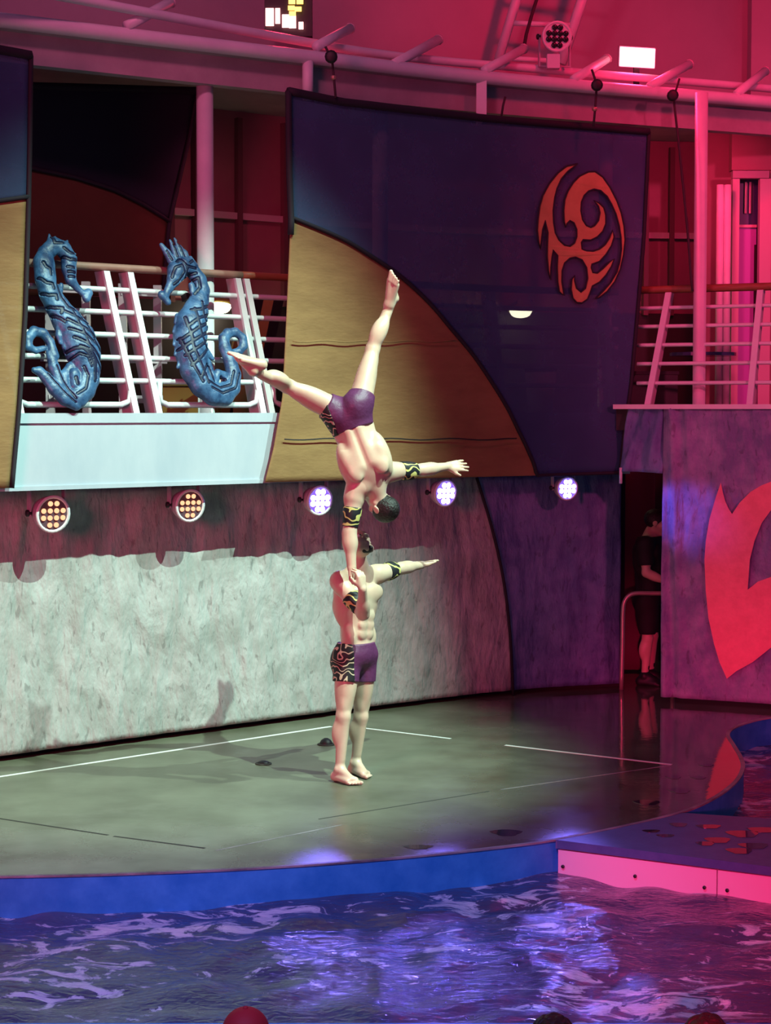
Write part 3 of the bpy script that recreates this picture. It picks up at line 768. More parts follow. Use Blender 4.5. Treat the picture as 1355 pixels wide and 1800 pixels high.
# ================================================================== RAILINGS
RAILZ = [2.75, 2.92, 3.09, 3.26, 3.43]
LEAN = 0.36
def railpath(base, z): return base.off(0.36 - LEAN * (z - 2.5) - 0.43)
def rail_pts(base, z, pxa, pxb, n=30):
    pth = railpath(base, z)
    return [pth.hit(pxa + (pxb - pxa) * i / n, 600, z) for i in range(n + 1)]
def railing(name, label, base, pxa, pxb, posts, loc, frames, dark_from=None, zb=2.49, zs=RAILZ, ztop=3.60, hr=0.03, lean_px=57, rr=0.021):
    t = thing(name, loc, label, 'railing')
    for z in zs:
        MB().tube(rail_pts(base, z, pxa, pxb), rr, 8).build('rail', M['white_steel'], t, True)
    MB().tube(rail_pts(base, ztop, pxa, dark_from or pxb), hr, 8).build('handrail', M['wood_pale'] if dark_from else M['wood'], t, True)
    if dark_from: MB().tube(rail_pts(base, ztop, dark_from, pxb), hr, 8).build('handrail', M['wood'], t, True)
    zt = ztop - 0.03
    for (pt, pb) in posts:
        a = railpath(base, zb).hit(pb, 720, zb); b = railpath(base, zt).hit(pt, 490, zt)
        n_, tt = base.normal_at(a)
        n_ = V((n_.x, n_.y, 0))
        for nm, wid, oa, dep, m in (('post', 0.052, 0.03, 0.028, M['white_steel']), ('post_plate', 0.02, -0.05, 0.13, M['pink_steel'])):
            vs = []
            for q, kw in ((a, 1.25), (b, 0.9)):
                c = q + n_ * oa
                if nm == 'post_plate': dp = dep * kw
                else: dp = dep
                vs += [c + tt * (wid / 2) + n_ * dp / 2, c - tt * (wid / 2) + n_ * dp / 2, c - tt * (wid / 2) - n_ * dp / 2, c + tt * (wid / 2) - n_ * dp / 2]
            MB().add(vs, [(0, 1, 5, 4), (1, 2, 6, 5), (2, 3, 7, 6), (3, 0, 4, 7), (3, 2, 1, 0), (4, 5, 6, 7)]).build(nm, m, t)
    for (xa, xb) in frames:
        zl = 2.575; z1 = zs[0]
        pa = railpath(base, z1).hit(xa, 600, z1); pb = railpath(base, z1).hit(xb, 600, z1)
        n = 24; line = [pa]
        low = [railpath(base, zl).hit(xa + (xb - xa) * i / n, 700, zl) for i in range(n + 1)]
        line += [V((low[0].x, low[0].y, 2.66)), V((low[0].x, low[0].y, 2.61)) * 0.75 + low[1] * 0.25]
        line += low[2:-2]
        line += [V((low[-1].x, low[-1].y, 2.61)) * 0.75 + low[-2] * 0.25, V((low[-1].x, low[-1].y, 2.66)), pb]
        MB().tube(line, rr * 1.05, 8).build('bottom_rail', M['white_steel'], t, True)
    return t
q = FASC.hit(250, 725)
railing('balcony_railing', 'white tube railing on the left balcony carrying the two blue seahorses', FASC, -280, 1085,
        [(-22, 33), (182, 236), (224, 276), (413, 459), (428, 474), (640, 676), (860, 884), (1060, 1075)], (q.x, q.y, 2.5),
        [(-270, -30), (31, 229), (280, 452), (480, 660), (690, 870)], dark_from=425)
RBASE = Path([(p.x, p.y) for p in RIGHT.off(0.43).p])
q = RIGHT.hit(1250, 712)
railing('balcony_railing', 'pink-lit tube railing with a dark wood handrail on the right balcony', RIGHT.off(0.0), 1120, 1560,
        [(1177, 1140), (1338, 1319), (1500, 1490)], (q.x, q.y, 2.58), [], zs=[2.77, 2.94, 3.105, 3.27, 3.435], ztop=3.60, hr=0.034, rr=0.017, zb=2.586)

# ================================================================== POLES AND PIPES
def pole(px, path, z0, z1, r, label):
    q = path.hit(px, 400)
    return tag(MB().lathe((q.x, q.y, z0), (0, 0, 1), [(0, r * 1.6), (0.015, r * 1.6), (0.016, r), (z1 - z0, r)], 16).build('pole', M['white_steel'], None, True, base=None), label, 'pole', 'balcony poles')
inner = WALL.off(-0.12)
pole(361, inner, 2.47, 5.27, 0.066, 'tall pink-lit pole standing behind the right-hand seahorse')
pole(668, inner, 2.47, 5.27, 0.066, 'pole standing behind the middle of the big banner, only its top clear')
pole(1064, inner, 2.47, 5.27, 0.062, 'pole seen dimly through the emblem side of the big banner')
pole(1231, RIGHT.off(-0.30), 2.545, 5.27, 0.056, 'bright pink pole on the right balcony left of the doorway')
tag(MB().tube([p + V((0, 0, 5.32)) - V((0, 0, p.z)) for p in TOP.clip(-320, 1600, 60)], 0.055, 10).build('roof_pipe', M['white_steel'], None, True),
    'thick lower pipe running along the roof edge above the banners', 'pipe', 'roof edge pipes')
t2 = [G(-200, -64, 5.50), G(170, 5, 5.5), G(460, 60, 5.5), G(700, 99, 5.5), G(1000, 126, 5.5), G(1355, 156, 5.5)]
t2 = catmull([*t2, t2[-1] * 2 - t2[-2]], 8)
tag(MB().tube(t2, 0.036, 10).build('roof_pipe', M['white_steel'], None, True), 'thin upper pipe running along the roof edge with stub brackets', 'pipe', 'roof edge pipes')
T2 = Path([(p.x, p.y) for p in t2])
stubs = [(300, 4, 222, 46), (615, 50, 556, 82), (770, 70, 692, 113), (920, 86, 852, 124), (1066, 104, 1008, 140), (1211, 113, 1142, 152), (1345, 125, 1295, 165)]
ordn = ['leftmost stub bracket, far left of the red lamps', 'stub bracket beside the left rope pulley', 'stub bracket right of the left rope pulley', 'stub bracket left of the unlit round lamp',
        'stub bracket between the round lamp and the bright panel', 'stub bracket right of the bright red panel', 'rightmost stub bracket at the picture edge']
for (xa, ya, xb, yb), w in zip(stubs, ordn):
    a = T2.hit(xa, ya); b = TOP.hit(xb, yb)
    a = P(xa, ya, a.y + 0.12); b = P(xb, yb, b.y - 0.02)
    st = thing('pipe_bracket', b, w + ' on the roof pipes', 'bracket', 'stub brackets on the roof pipes')
    MB().tube([a, b], 0.040, 10).build('tube', M['white_steel'], st, True)
    dd = (a - b).normalized()
    MB().tube([a, a + dd * 0.012], 0.046, 10).build('end_cap', M['pink_steel'], st, True)
for px, ztop, zb, w in ((541, 5.30, 4.98, 'short bracket above the left corner of the big banner'), (846, 5.30, 4.92, 'short square bracket above the middle of the big banner')):
    q = TOP.off(0.0).hit(px, 150)
    if px == 541: o = MB().tube([V((q.x, q.y, ztop)), V((q.x, q.y, zb))], 0.045, 10).build('hanger_bracket', M['white_steel'], None, True)
    else: o = MB().box((q.x, q.y, (ztop + zb) / 2), (0.085, 0.06, ztop - zb)).build('hanger_bracket', M['white_steel'])
    tag(o, w, 'bracket', 'hanger brackets')
# ladder truss leaning on the upper wall
tr = thing('ladder_truss', P(935, 120, 17.6), 'pink-lit ladder truss rising behind the round unlit lamp', 'truss')
La, Lb = P(876, 105, 17.5), P(930, -75, 17.5); Ra, Rb = P(986, 112, 17.6), P(1048, -75, 17.6)
MB().tube([La, Lb], 0.045, 8).build('rail', M['white_steel'], tr, True); MB().tube([Ra, Rb], 0.05, 8).build('rail', M['white_steel'], tr, True)
for k in (0.02, 0.36, 0.72):
    MB().tube([La.lerp(Lb, k), Ra.lerp(Rb, k)], 0.025, 8).build('rung', M['white_steel'], tr, True)

# ropes and pulleys
def rope(pts, pulley, label, g='rigging ropes'):
    t = thing('rigging_rope', pts[0], label, 'rope', g)
    MB().tube(pts, 0.011, 6).build('line', M['rope'], t, True)
    nb = V((0, -1, 0))
    MB().lathe(pulley - nb * 0.02 , nb, [(0, 0.03), (0.01, 0.05), (0.04, 0.05), (0.05, 0.03)], 12).build('pulley', M['black'], t, True)
    return t
Y = 14.75
k = rope([P(572, 82, Y), P(578, 95, Y), P(584, 108, Y), P(587, 140, Y), P(590, 172, Y)], P(582, 100, Y - 0.06), 'dark rope with a pulley holding the left corner of the big banner')
MB().lathe(P(586, 141, Y) , (0, 0, 1), [(0, .008), (.01, .02), (.03, .02), (.04, .008)], 8).build('shackle', M['brass'], k, True)
Y = 16.1
k = rope([P(1040, 122, Y), P(1046, 140, Y), P(1048, 160, Y), P(1046, 190, Y), P(1043, 222, Y)], P(1049, 150, Y - 0.06), 'dark rope with a pulley holding the banner above the emblem')
MB().lathe(P(1045, 196, Y), (0, 0, 1), [(0, .008), (.01, .022), (.03, .022), (.04, .008)], 8).build('shackle', M['brass'], k, True)
Y = 16.35
rope([P(1194, 138, Y), P(1186, 165, Y), P(1184, 175, Y), P(1196, 280, Y), P(1208, 400, Y), P(1215, 490, Y), P(1217, 512, Y)], P(1182, 168, Y - 0.05), 'long dark rope falling from a pulley to the right balcony handrail')
o = MB().tube([P(888, 170, 15.9), P(884, 186, 15.9), P(881, 206, 15.9)], 0.011, 6).build('tie_rope', M['rope'], None, True)
tag(o, 'short dark tie at the middle of the banner top', 'rope')
o = MB().tube([P(946, -10, 17.2), P(935, 25, 17.2), P(925, 60, 17.2), P(920, 88, 17.2)], 0.018, 6).build('lamp_cable', M['rope'], None, True)
tag(o, 'dark cable running down beside the round unlit lamp', 'cable')

# ================================================================== LAMPS
def basis(d):
    d = V(d).normalized(); u = d.cross(V((0, 0, 1))).normalized(); w = u.cross(d)
    return d, u, w
GRID = [(-.5, 1.5), (.5, 1.5), (-1.5, .5), (-.5, .5), (.5, .5), (1.5, .5), (-1.5, -.5), (-.5, -.5), (.5, -.5), (1.5, -.5), (-.5, -1.5), (.5, -1.5)]
def par(c, d, r, led, label, group, hang_z=None, hook_up=True, led_r=0.2):
    d, u, w = basis(d)
    t = thing('stage_lamp', c, label, 'lamp', group)
    MB().lathe(c - d * (r * 1.5), d, [(0, r * .25), (r * .12, r * .55), (r * .45, r * .8), (r * .9, r * .95), (r * 1.42, r)], 24).build('housing', M['lamp_body'], t, True)
    MB().lathe(c - d * (r * .1), d, [(0, r * .99), (0, r * 1.06), (r * .16, r * 1.06), (r * .16, r * .9), (r * .1, r * .88)], 24).build('rim', M['lamp_rim'], t, True)
    mb = MB()
    for a, b in GRID:
        mb.lathe(c + d * 0.004 + u * (a * r * .40) + w * (b * r * .40), d, [(0, r * led_r), (r * .06, r * led_r), (r * .1, r * led_r * .6)], 10)
    f = MB().lathe(c - d * (r * .07), d, [(0, r * .95), (r * .08, r * .95)], 24).build('face_plate', M['lens_violet'] if led.name == 'led_blue' else M['lamp_rim'] if led.name == 'lens_dark' else M['lamp_face'], t)
    mb.build('led_array', led, f, True)
    piv = c - d * (r * .75)
    up = V((0, 0, 1)) if hook_up else V((0, 0, -1))
    hz = abs(hang_z - piv.z) if hang_z is not None else r * 1.9
    for s in (-1, 1):
        a = piv + u * (s * r * 1.08)
        MB().box(a + up * (hz / 2 - r * .1), (0.012, r * .35, hz + r * .2), (u, d, V((0, 0, 1)))).build('yoke', M['lamp_body'], t)
        MB().lathe(a - u * (s * .01), u * s, [(0, r * .2), (.03, r * .2), (.036, r * .12)], 10).build('knob', M['black'], t, True)
    MB().box(piv + up * hz, (r * 2.3, r * .4, 0.012), (u, d, V((0, 0, 1)))).build('yoke', M['lamp_body'], t)
    return t
LP = FASC.off(-0.12)
names = [((93, 904), 'led_red', 'far left under-balcony lamp with red lit cells', .128), ((334, 889), 'led_red', 'second under-balcony lamp from the left with dim red cells', .120),
         ((562, 880), 'led_blue', 'glowing violet-white lamp left of the upside-down acrobat', .115), ((783, 867), 'led_blue', 'glowing violet-white lamp below the outstretched hand', .110), ((997, 859), 'led_blue', 'rightmost violet-white lamp below the dark end of the banner', .100)]
for (px, py), led, lab, r in names:
    q = LP.hit(px, py); n_, t_ = LP.normal_at(q)
    d = (n_ * 0.9 + V((0.12, -0.25, -0.10)))
    par(q, d, r, M[led], lab, 'lamps under the balcony', hang_z=2.0, led_r=0.215 if led == 'led_blue' else 0.145)
    if led == 'led_blue':
        tg = {562: (-.33, 9.5, -.2), 783: (.22, 9.15, -.2), 997: (.95, 9.4, -.2)}[px]
        spot('lamp_beam', q + V(d).normalized() * 0.06, tg, (0.20, 0.15, 1.0), 170, 7, 1.0, 0.06)
        spot('lamp_spill', q + V(d).normalized() * 0.06, tg, (0.25, 0.18, 1.0), 7, 150, 0.8, 0.10)
spot('lamp_side_beam', (1.86, 15.85, 1.86), (2.62, 16.15, 1.62), (0.20, 0.14, 1.0), 26, 48, 0.8, 0.05)
c = P(979, 64, 16.4)
par(c, (0.15, -1, -0.12), 0.125, M['lens_dark'], 'round unlit stage lamp with dark lenses on the roof pipe', None, hang_z=c.z - 0.24, hook_up=False)
MB().box(P(972, 109, 16.42), (0.11, 0.1, 0.12)).build('lamp_mount', M['white_steel'])
tag(bpy.data.objects['lamp_mount'], 'small pale mounting block under the round unlit lamp', 'mount')
# bright red panel and the twin unit at the top
c = P(1120, 101, 17.0)
t = thing('led_panel', c, 'bright glowing red-white flood panel on the upper right roof edge', 'lamp')
d, u, w = basis((0.0, -1, -0.25)); u = V((1, 0, -0.06)).normalized()
MB().box(c - d * 0.055, (0.325, 0.09, 0.18), (u, d, w)).build('housing', M['pink_steel'], t)
MB().box(c + d * 0.0, (0.31, 0.02, 0.165), (u, d, w)).build('light_pane', M['led_panel'], t)
MB().box(c - d * 0.06 - V((0, 0, .16)), (0.05, 0.05, 0.2)).build('mount', M['black'], t)
spot('panel_beam', c + V((0, -0.1, 0.05)), (2.4, 15.5, 4.4), (1.0, 0.02, 0.10), 90, 130, 0.9, 0.1)
c = P(502, 30, 15.9)
t = thing('led_panel', c, 'glowing red and yellow cell lamp at the top left of centre', 'lamp')
MB().box(c + V((0.02, 0.09, 0.03)), (0.40, 0.1, 0.36)).build('housing', M['black'], t)
mb = MB()
for i, (px, py, ww, hh) in enumerate(((474, 30, 14, 30), (488, 28, 8, 26), (502, 37, 12, 22), (514, 38, 12, 22), (529, 45, 8, 12))):
    q = P(px, py, 15.92); mb.box(q, (ww / 208, 0.02, hh / 208))
mb.build('light_cell', M['led_white'], t)
mb = MB()
for px, py in ((513, 3), (527, 3), (512, 14), (524, 16), (514, 24)):
    q = P(px, py, 15.9); mb.box(q, (0.056, 0.02, 0.036))
mb.build('light_cell', M['led_yellow'], t)
spot('cell_beam', c + V((0, -0.15, 0)), (-0.3, 14.6, 4.9), (1.0, 0.03, 0.09), 55, 130, 0.9, 0.1)
# bulkhead lamps on the deck wall
for px, py, lab in ((385, 527, 'lit white bulkhead lamp seen between the railing posts'), (915, 537, 'lit warm bulkhead lamp glowing through the dark blue banner')):
    q = DK.off(0.10).hit(px, py); n_, t_ = DK.normal_at(q)
    t = thing('bulkhead_lamp', q, lab, 'lamp', 'lamps on the deck wall')
    mb = MB().lathe(q, V((0, -.25, -1)), [(0, .05), (.02, .12), (.05, .14), (.06, .13)], 20); mb.build('shade', M['olive'], t, True)
    MB().box(q + V((0, 0.08, 0.03)), (0.06, 0.16, 0.05)).build('arm', M['olive'], t)
    dd = V((n_.x, n_.y, -0.55)).normalized()
    MB().lathe(q + V((0, -.03, -.055)), V((0, -.45, -1)), [(0, .115), (.03, .10), (.055, .05)], 16).build('bulb', M['bulb'], t, True)
    L = bpy.data.lights.new('bulkhead_light', 'POINT'); L.energy = 4; L.color = (1, .85, .5); L.shadow_soft_size = .05
    lo = bpy.data.objects.new('bulkhead_light', L); lo.location = q + V((0, -.2, -.2)); col.objects.link(lo)

# ================================================================== DECK CLUTTER
def dk(px, py, off): return WALL.off(off).hit(px, py)
q = dk(330, 700, -1.2)
t = thing('deck_crate', (q.x, q.y, 2.47), 'gold-brown crate low behind the right-hand seahorse', 'crate')
MB().box((q.x, q.y, 2.61), (0.55, 0.35, 0.26)).build('body', M['gold_box'], t); MB().box((q.x, q.y, 2.755), (0.58, 0.38, 0.03)).build('lid', M['olive'], t)
q = dk(432, 690, -0.9)
t = thing('deck_crate', (q.x, q.y, 2.47), 'tan crate standing by the railing post near the foot of the acrobat', 'crate')
MB().box((q.x, q.y, 2.70), (0.20, 0.25, 0.44)).build('body', M['olive'], t); MB().box((q.x, q.y, 2.935), (0.22, 0.27, 0.03)).build('lid', M['gold_box'], t)
q = dk(950, 700, -0.8)
t = thing('deck_bin', (q.x, q.y, 2.47), 'pale tapered bin seen through the dark end of the banner', 'bin')
MB().lathe((q.x, q.y, 2.47), (0, 0, 1), [(0, .11), (.42, .15)], 14).build('body', M['white_steel'], t, True)
MB().lathe((q.x, q.y, 2.90), (0, 0, 1), [(0, .155), (.03, .15), (.06, .05)], 14).build('lid', M['black'], t, True)
for px, tp, lab in ((445, 540, 'folded dark and yellow striped board behind the railing right of the posts'),):
    q = dk(455, 560, -1.5); n_, t_ = WALL.normal_at(q)
    t = thing('deck_board', (q.x, q.y, 2.47), lab, 'board')
    for i, m in enumerate((M['olive'], M['black'], M['olive'], M['black'])):
        a = q + t_ * (-0.16 + i * 0.11); a.z = 3.55
        b = a - t_ * 0.28; b.z = 2.47
        MB().add([a, a + t_ * .11, b + t_ * .11, b, a - n_ * .03, a + t_ * .11 - n_ * .03, b + t_ * .11 - n_ * .03, b - n_ * .03],
                 [(0, 3, 2, 1), (4, 5, 6, 7), (0, 1, 5, 4), (1, 2, 6, 5), (2, 3, 7, 6), (3, 0, 4, 7)]).build('stripe', m, t)
for i, (px, lab) in enumerate(((247, 'pink-brown steel frame behind the paired posts between the seahorses'), (120, 'pink-brown steel frame behind the left seahorse'))):
    t = None
    q = dk(px, 600, -0.35); n_, t_ = WALL.normal_at(q)
    t = thing('steel_rack', (q.x, q.y, 2.47), lab, 'frame', 'steel frames behind the railing')
    for s in (-0.16, 0.16):
        c = q + t_ * s; MB().box((c.x, c.y, 2.99), (.06, .06, 1.04)).build('upright', M['pink_steel'], t)
    for z in (2.62, 2.93, 3.45):
        MB().box((q.x, q.y, z), (.38 if z != 2.93 else .46, .05, .06), (t_, n_, V((0, 0, 1)))).build('crossbar', M['pink_steel'], t)
# table and box behind the right railing
q = P(1235, 622, 17.1)
t = thing('deck_table', (q.x, q.y, 2.545), 'low dark blue table behind the right railing near the pink pole', 'table')
MB().lathe((q.x, q.y, q.z - .02), (0, 0, 1), [(0, .30), (.03, .30)], 24).build('tabletop', M['door_blue'], t)
MB().lathe((q.x, q.y, 2.545), (0, 0, 1), [(0, .16), (.02, .16), (.03, .03), (q.z - 2.545 - .02, .03)], 14).build('pedestal', M['black'], t, True)
q = P(1146, 668, 17.1)
t = thing('deck_box', (q.x, q.y, 2.545), 'black box behind the right railing next to the slanted post', 'box')
MB().box((q.x, q.y, 2.70), (0.42, 0.3, 0.31)).build('body', M['black'], t); MB().box((q.x, q.y, 2.87), (0.44, 0.32, 0.03)).build('lid', M['dark_hull'], t)
# handrail in the passage
Yh = 16.95
hl = [V((P(1092, 1200, Yh).x, Yh, 0)), P(1094, 1130, Yh), P(1095, 1075, Yh), P(1098, 1057, Yh), P(1106, 1047, Yh), P(1118, 1043, Yh), P(1140, 1043, Yh), P(1172, 1044, Yh)]
hl.append(V((hl[-1].x + 0.05, Yh + 0.0, hl[-1].z - 0.03))); hl.append(V((hl[-1].x + 0.01, Yh, 0)))
o = MB().tube(catmull(hl, 4), 0.021, 8).build('grab_rail', M['handrail_steel'], None, True)
tag(o, 'red-lit bent steel grab rail in the passage in front of the crew member', 'handrail')
# two small dark caps on the stage
for px, py, rr_, lab in ((573, 1309, .05, 'small black rounded object on the stage beside the standing acrobat shin'), (463, 1343, .045, 'flat dark cap on the stage left of the acrobats')):
    q = G(px, py)
    t = thing('floor_cap', q, lab, 'cap')
    MB().lathe(q, (0, 0, 1), [(0, rr_), (.012, rr_), (.035 if px > 500 else .02, rr_ * .75), (.05 if px > 500 else .026, rr_ * .3)], 16).build('dome', M['black'], t, True)
    MB().lathe(q, (0, 0, 1), [(0, rr_ * 1.35), (.008, rr_ * 1.3), (.009, rr_)], 16).build('flange', M['seam'], t, True)

# ================================================================== SDF MODELLING
class Field:
    def __init__(s, lo, hi, h):
        s.h = h; s.lo = np.floor(np.array(lo) / h) * h
        s.n = np.ceil((np.array(hi) - s.lo) / h).astype(int) + 1
        s.v = np.full(s.n, 1.0, np.float32)
        s.ax = [(s.lo[i] + h * np.arange(s.n[i])).astype(np.float32) for i in range(3)]
    def sl(s, lo, hi):
        a = np.clip(np.floor((np.array(lo) - s.lo) / s.h).astype(int), 0, s.n - 1)
        b = np.clip(np.ceil((np.array(hi) - s.lo) / s.h).astype(int) + 1, 1, s.n)
        return tuple(slice(a[i], max(b[i], a[i])) for i in range(3))
    def grid(s, S=None):
        S = S or (slice(None),) * 3
        return s.ax[0][S[0]][:, None, None], s.ax[1][S[1]][None, :, None], s.ax[2][S[2]][None, None, :]
    def add(s, pr, k=0.02, off=0.0):
        fn, lo, hi = pr
        m = k + off + 3 * s.h
        S = s.sl(np.array(lo) - m, np.array(hi) + m)
        if any(q.stop <= q.start for q in S): return s
        d = fn(*s.grid(S)) - off
        a = s.v[S]
        if k > 0:
            e = np.maximum(k - np.abs(a - d), 0) / k
            s.v[S] = np.minimum(a, d) - e * e * (k * .25)
        else: s.v[S] = np.minimum(a, d)
        return s
    def sub(s, pr, k=0.015):
        fn, lo, hi = pr
        S = s.sl(np.array(lo) - k - 2 * s.h, np.array(hi) + k + 2 * s.h)
        if any(q.stop <= q.start for q in S): return s
        d = -fn(*s.grid(S)); a = s.v[S]
        e = np.maximum(k - np.abs(a - d), 0) / k
        s.v[S] = np.maximum(a, d) + e * e * (k * .25)
        return s
    def merge(s, o, k):
        i0 = np.round((o.lo - s.lo) / s.h).astype(int)
        c0 = np.maximum(i0, 0); c1 = np.minimum(i0 + o.n, s.n)
        if np.any(c1 <= c0): return
        S = tuple(slice(c0[i], c1[i]) for i in range(3)); D = tuple(slice(c0[i] - i0[i], c1[i] - i0[i]) for i in range(3))
        a = s.v[S]; d = o.v[D]
        if k > 0:
            e = np.maximum(k - np.abs(a - d), 0) / k
            s.v[S] = np.minimum(a, d) - e * e * (k * .25)
        else: s.v[S] = np.minimum(a, d)
    def plane(s, p, n):      # keeps the side the normal points away from
        X, Y, Z = s.grid()
        n = V(n).normalized()
        return (X - p[0]) * n.x + (Y - p[1]) * n.y + (Z - p[2]) * n.z
    def cut(s, p, n): s.v = np.maximum(s.v, s.plane(p, n)); return s
    def mesh(s, name, m, parent, xf=None):
        b = 3 * s.h
        arr = np.clip(s.v, -b, b).astype(np.float32)
        arr[0] = b; arr[-1] = b; arr[:, 0] = b; arr[:, -1] = b; arr[:, :, 0] = b; arr[:, :, -1] = b
        g = openvdb.FloatGrid(b); g.copyFromArray(arr, tolerance=0.0)
        pts, quads = g.convertToQuads(isovalue=0.0)
        pts = np.asarray(pts, dtype=np.float64) * s.h + s.lo
        if xf is not None: pts = xf(pts)
        off = V((0, 0, 0)); q = parent
        while q is not None: off = off + q.location; q = q.parent
        pts = pts - np.array(off)
        quads = np.asarray(quads)[:, ::-1]
        me = bpy.data.meshes.new(name)
        nv, nf = len(pts), len(quads)
        me.vertices.add(nv); me.vertices.foreach_set('co', pts.astype(np.float32).ravel())
        me.loops.add(nf * 4); me.loops.foreach_set('vertex_index', quads.astype(np.int32).ravel())
        me.polygons.add(nf); me.polygons.foreach_set('loop_start', np.arange(0, nf * 4, 4, dtype=np.int32))
        me.polygons.foreach_set('loop_total', np.full(nf, 4, np.int32))
        me.polygons.foreach_set('use_smooth', np.ones(nf, bool))
        me.update(calc_edges=True); me.validate()
        me.materials.append(m)
        o = bpy.data.objects.new(name, me); o.parent = parent
        col.objects.link(o)
        return o

def RC(a, b, ra, rb):
    a = np.array(a, float); b = np.array(b, float); ba = b - a; L2 = max(float(ba @ ba), 1e-9)
    def fn(X, Y, Z):
        px, py, pz = X - a[0], Y - a[1], Z - a[2]
        t = np.clip((px * ba[0] + py * ba[1] + pz * ba[2]) / L2, 0, 1)
        return np.sqrt((px - t * ba[0]) ** 2 + (py - t * ba[1]) ** 2 + (pz - t * ba[2]) ** 2) - (ra + (rb - ra) * t)
    r = max(ra, rb)
    return fn, np.minimum(a, b) - r, np.maximum(a, b) + r
def EL(c, ax, r):
    c = np.array(c, float); A = [np.array(q, float) for q in ax]
    def fn(X, Y, Z):
        px, py, pz = X - c[0], Y - c[1], Z - c[2]
        k0 = 0; k1 = 0
        for q, rr in zip(A, r):
            e = px * q[0] + py * q[1] + pz * q[2]
            k0 = k0 + (e / rr) ** 2; k1 = k1 + (e / rr ** 2) ** 2
        k0 = np.sqrt(k0); k1 = np.sqrt(k1)
        return k0 * (k0 - 1) / np.maximum(k1, 1e-6)
    ext = sum(np.abs(q) * rr for q, rr in zip(A, r))
    return fn, c - ext, c + ext

class Frame:
    def __init__(s, o, up, fwd):
        s.o = V(o); s.u = V(up).normalized(); f = V(fwd); f = f - s.u * f.dot(s.u); s.f = f.normalized(); s.r = s.f.cross(s.u)
    def __call__(s, r, f, u): return s.o + s.r * r + s.f * f + s.u * u
    @property
    def ax(s): return (s.r, s.f, s.u)
    def el(s, c, r): return EL(s(*c), s.ax, r)

def torso(pel, ch, sR, sL, neck0, neck1, S=1.0):
    L = []; sub = []; sh0 = {1: sR, -1: sL}
    a = lambda p, k=0.03: L.append((p, k))
    a(pel.el((0, 0, 0.0), (.150 * S, .112 * S, .115 * S)))
    for sx in (-1, 1):
        a(pel.el((sx * .070, -.045, -.055), (.080, .078, .088)), .03)
    mid = Frame(pel.o.lerp(ch.o, .48), ch.o - pel.o, pel.f + ch.f)
    a(mid.el((0, .005, 0), (.132 * S, .095 * S, .16)), .05)
    a(ch.el((0, 0, .0), (.160 * S, .112 * S, .185)), .05)
    a(RC(sR.lerp(sL, .10), sR.lerp(sL, .90), .054 * S, .054 * S), .07)
    for sx in (-1, 1):
        a(ch.el((sx * .076, .086, .060), (.082, .030, .058)), .025)          # chest
        a(ch.el((sx * .125, -.025, -.01), (.055, .075, .15)), .035)          # lats
        a(ch.el((sx * .090, -.094, .055), (.048, .028, .066)), .022)
        a(EL(sh0[sx] - ch.f * .035 - ch.r * (sx * .045), ch.ax, (.060, .040, .050)), .03)
        a(ch.el((sx * .10, -.080, -.04), (.045, .030, .06)), .03)          # shoulder blades
        a(RC(mid(sx * .034, -.070, -.05), ch(sx * .045, -.086, .02), .030, .026), .045)   # back columns
        for k, u in enumerate((-.155, -.092, -.03)):
            a(mid.el((sx * .036, .088 + .004 * k, u + .12), (.038, .018, .036)), .016)  # belly
        a(mid.el((sx * .105, .03, -.06), (.035, .05, .07)), .03)
        sh = sR if sx > 0 else sL
        a(RC(neck0.lerp(neck1, .45), sh.lerp(neck0, .22), .042, .042), .045)
        a(EL(sh, ch.ax, (.062 * S, .064 * S, .070 * S)), .03)
    a(RC(neck0, neck1, .066 * S, .060 * S), .04)
    sub.append(RC(mid(0, -.116, -.10), ch(0, -.130, .12), .016, .016))
    sub.append(RC(mid(0, .118, -.02), ch(0, .142, .09), .010, .008))
    return L, sub
def axframe(a, b, fwd):
    return Frame(V(a).lerp(V(b), .5), V(a) - V(b), fwd)
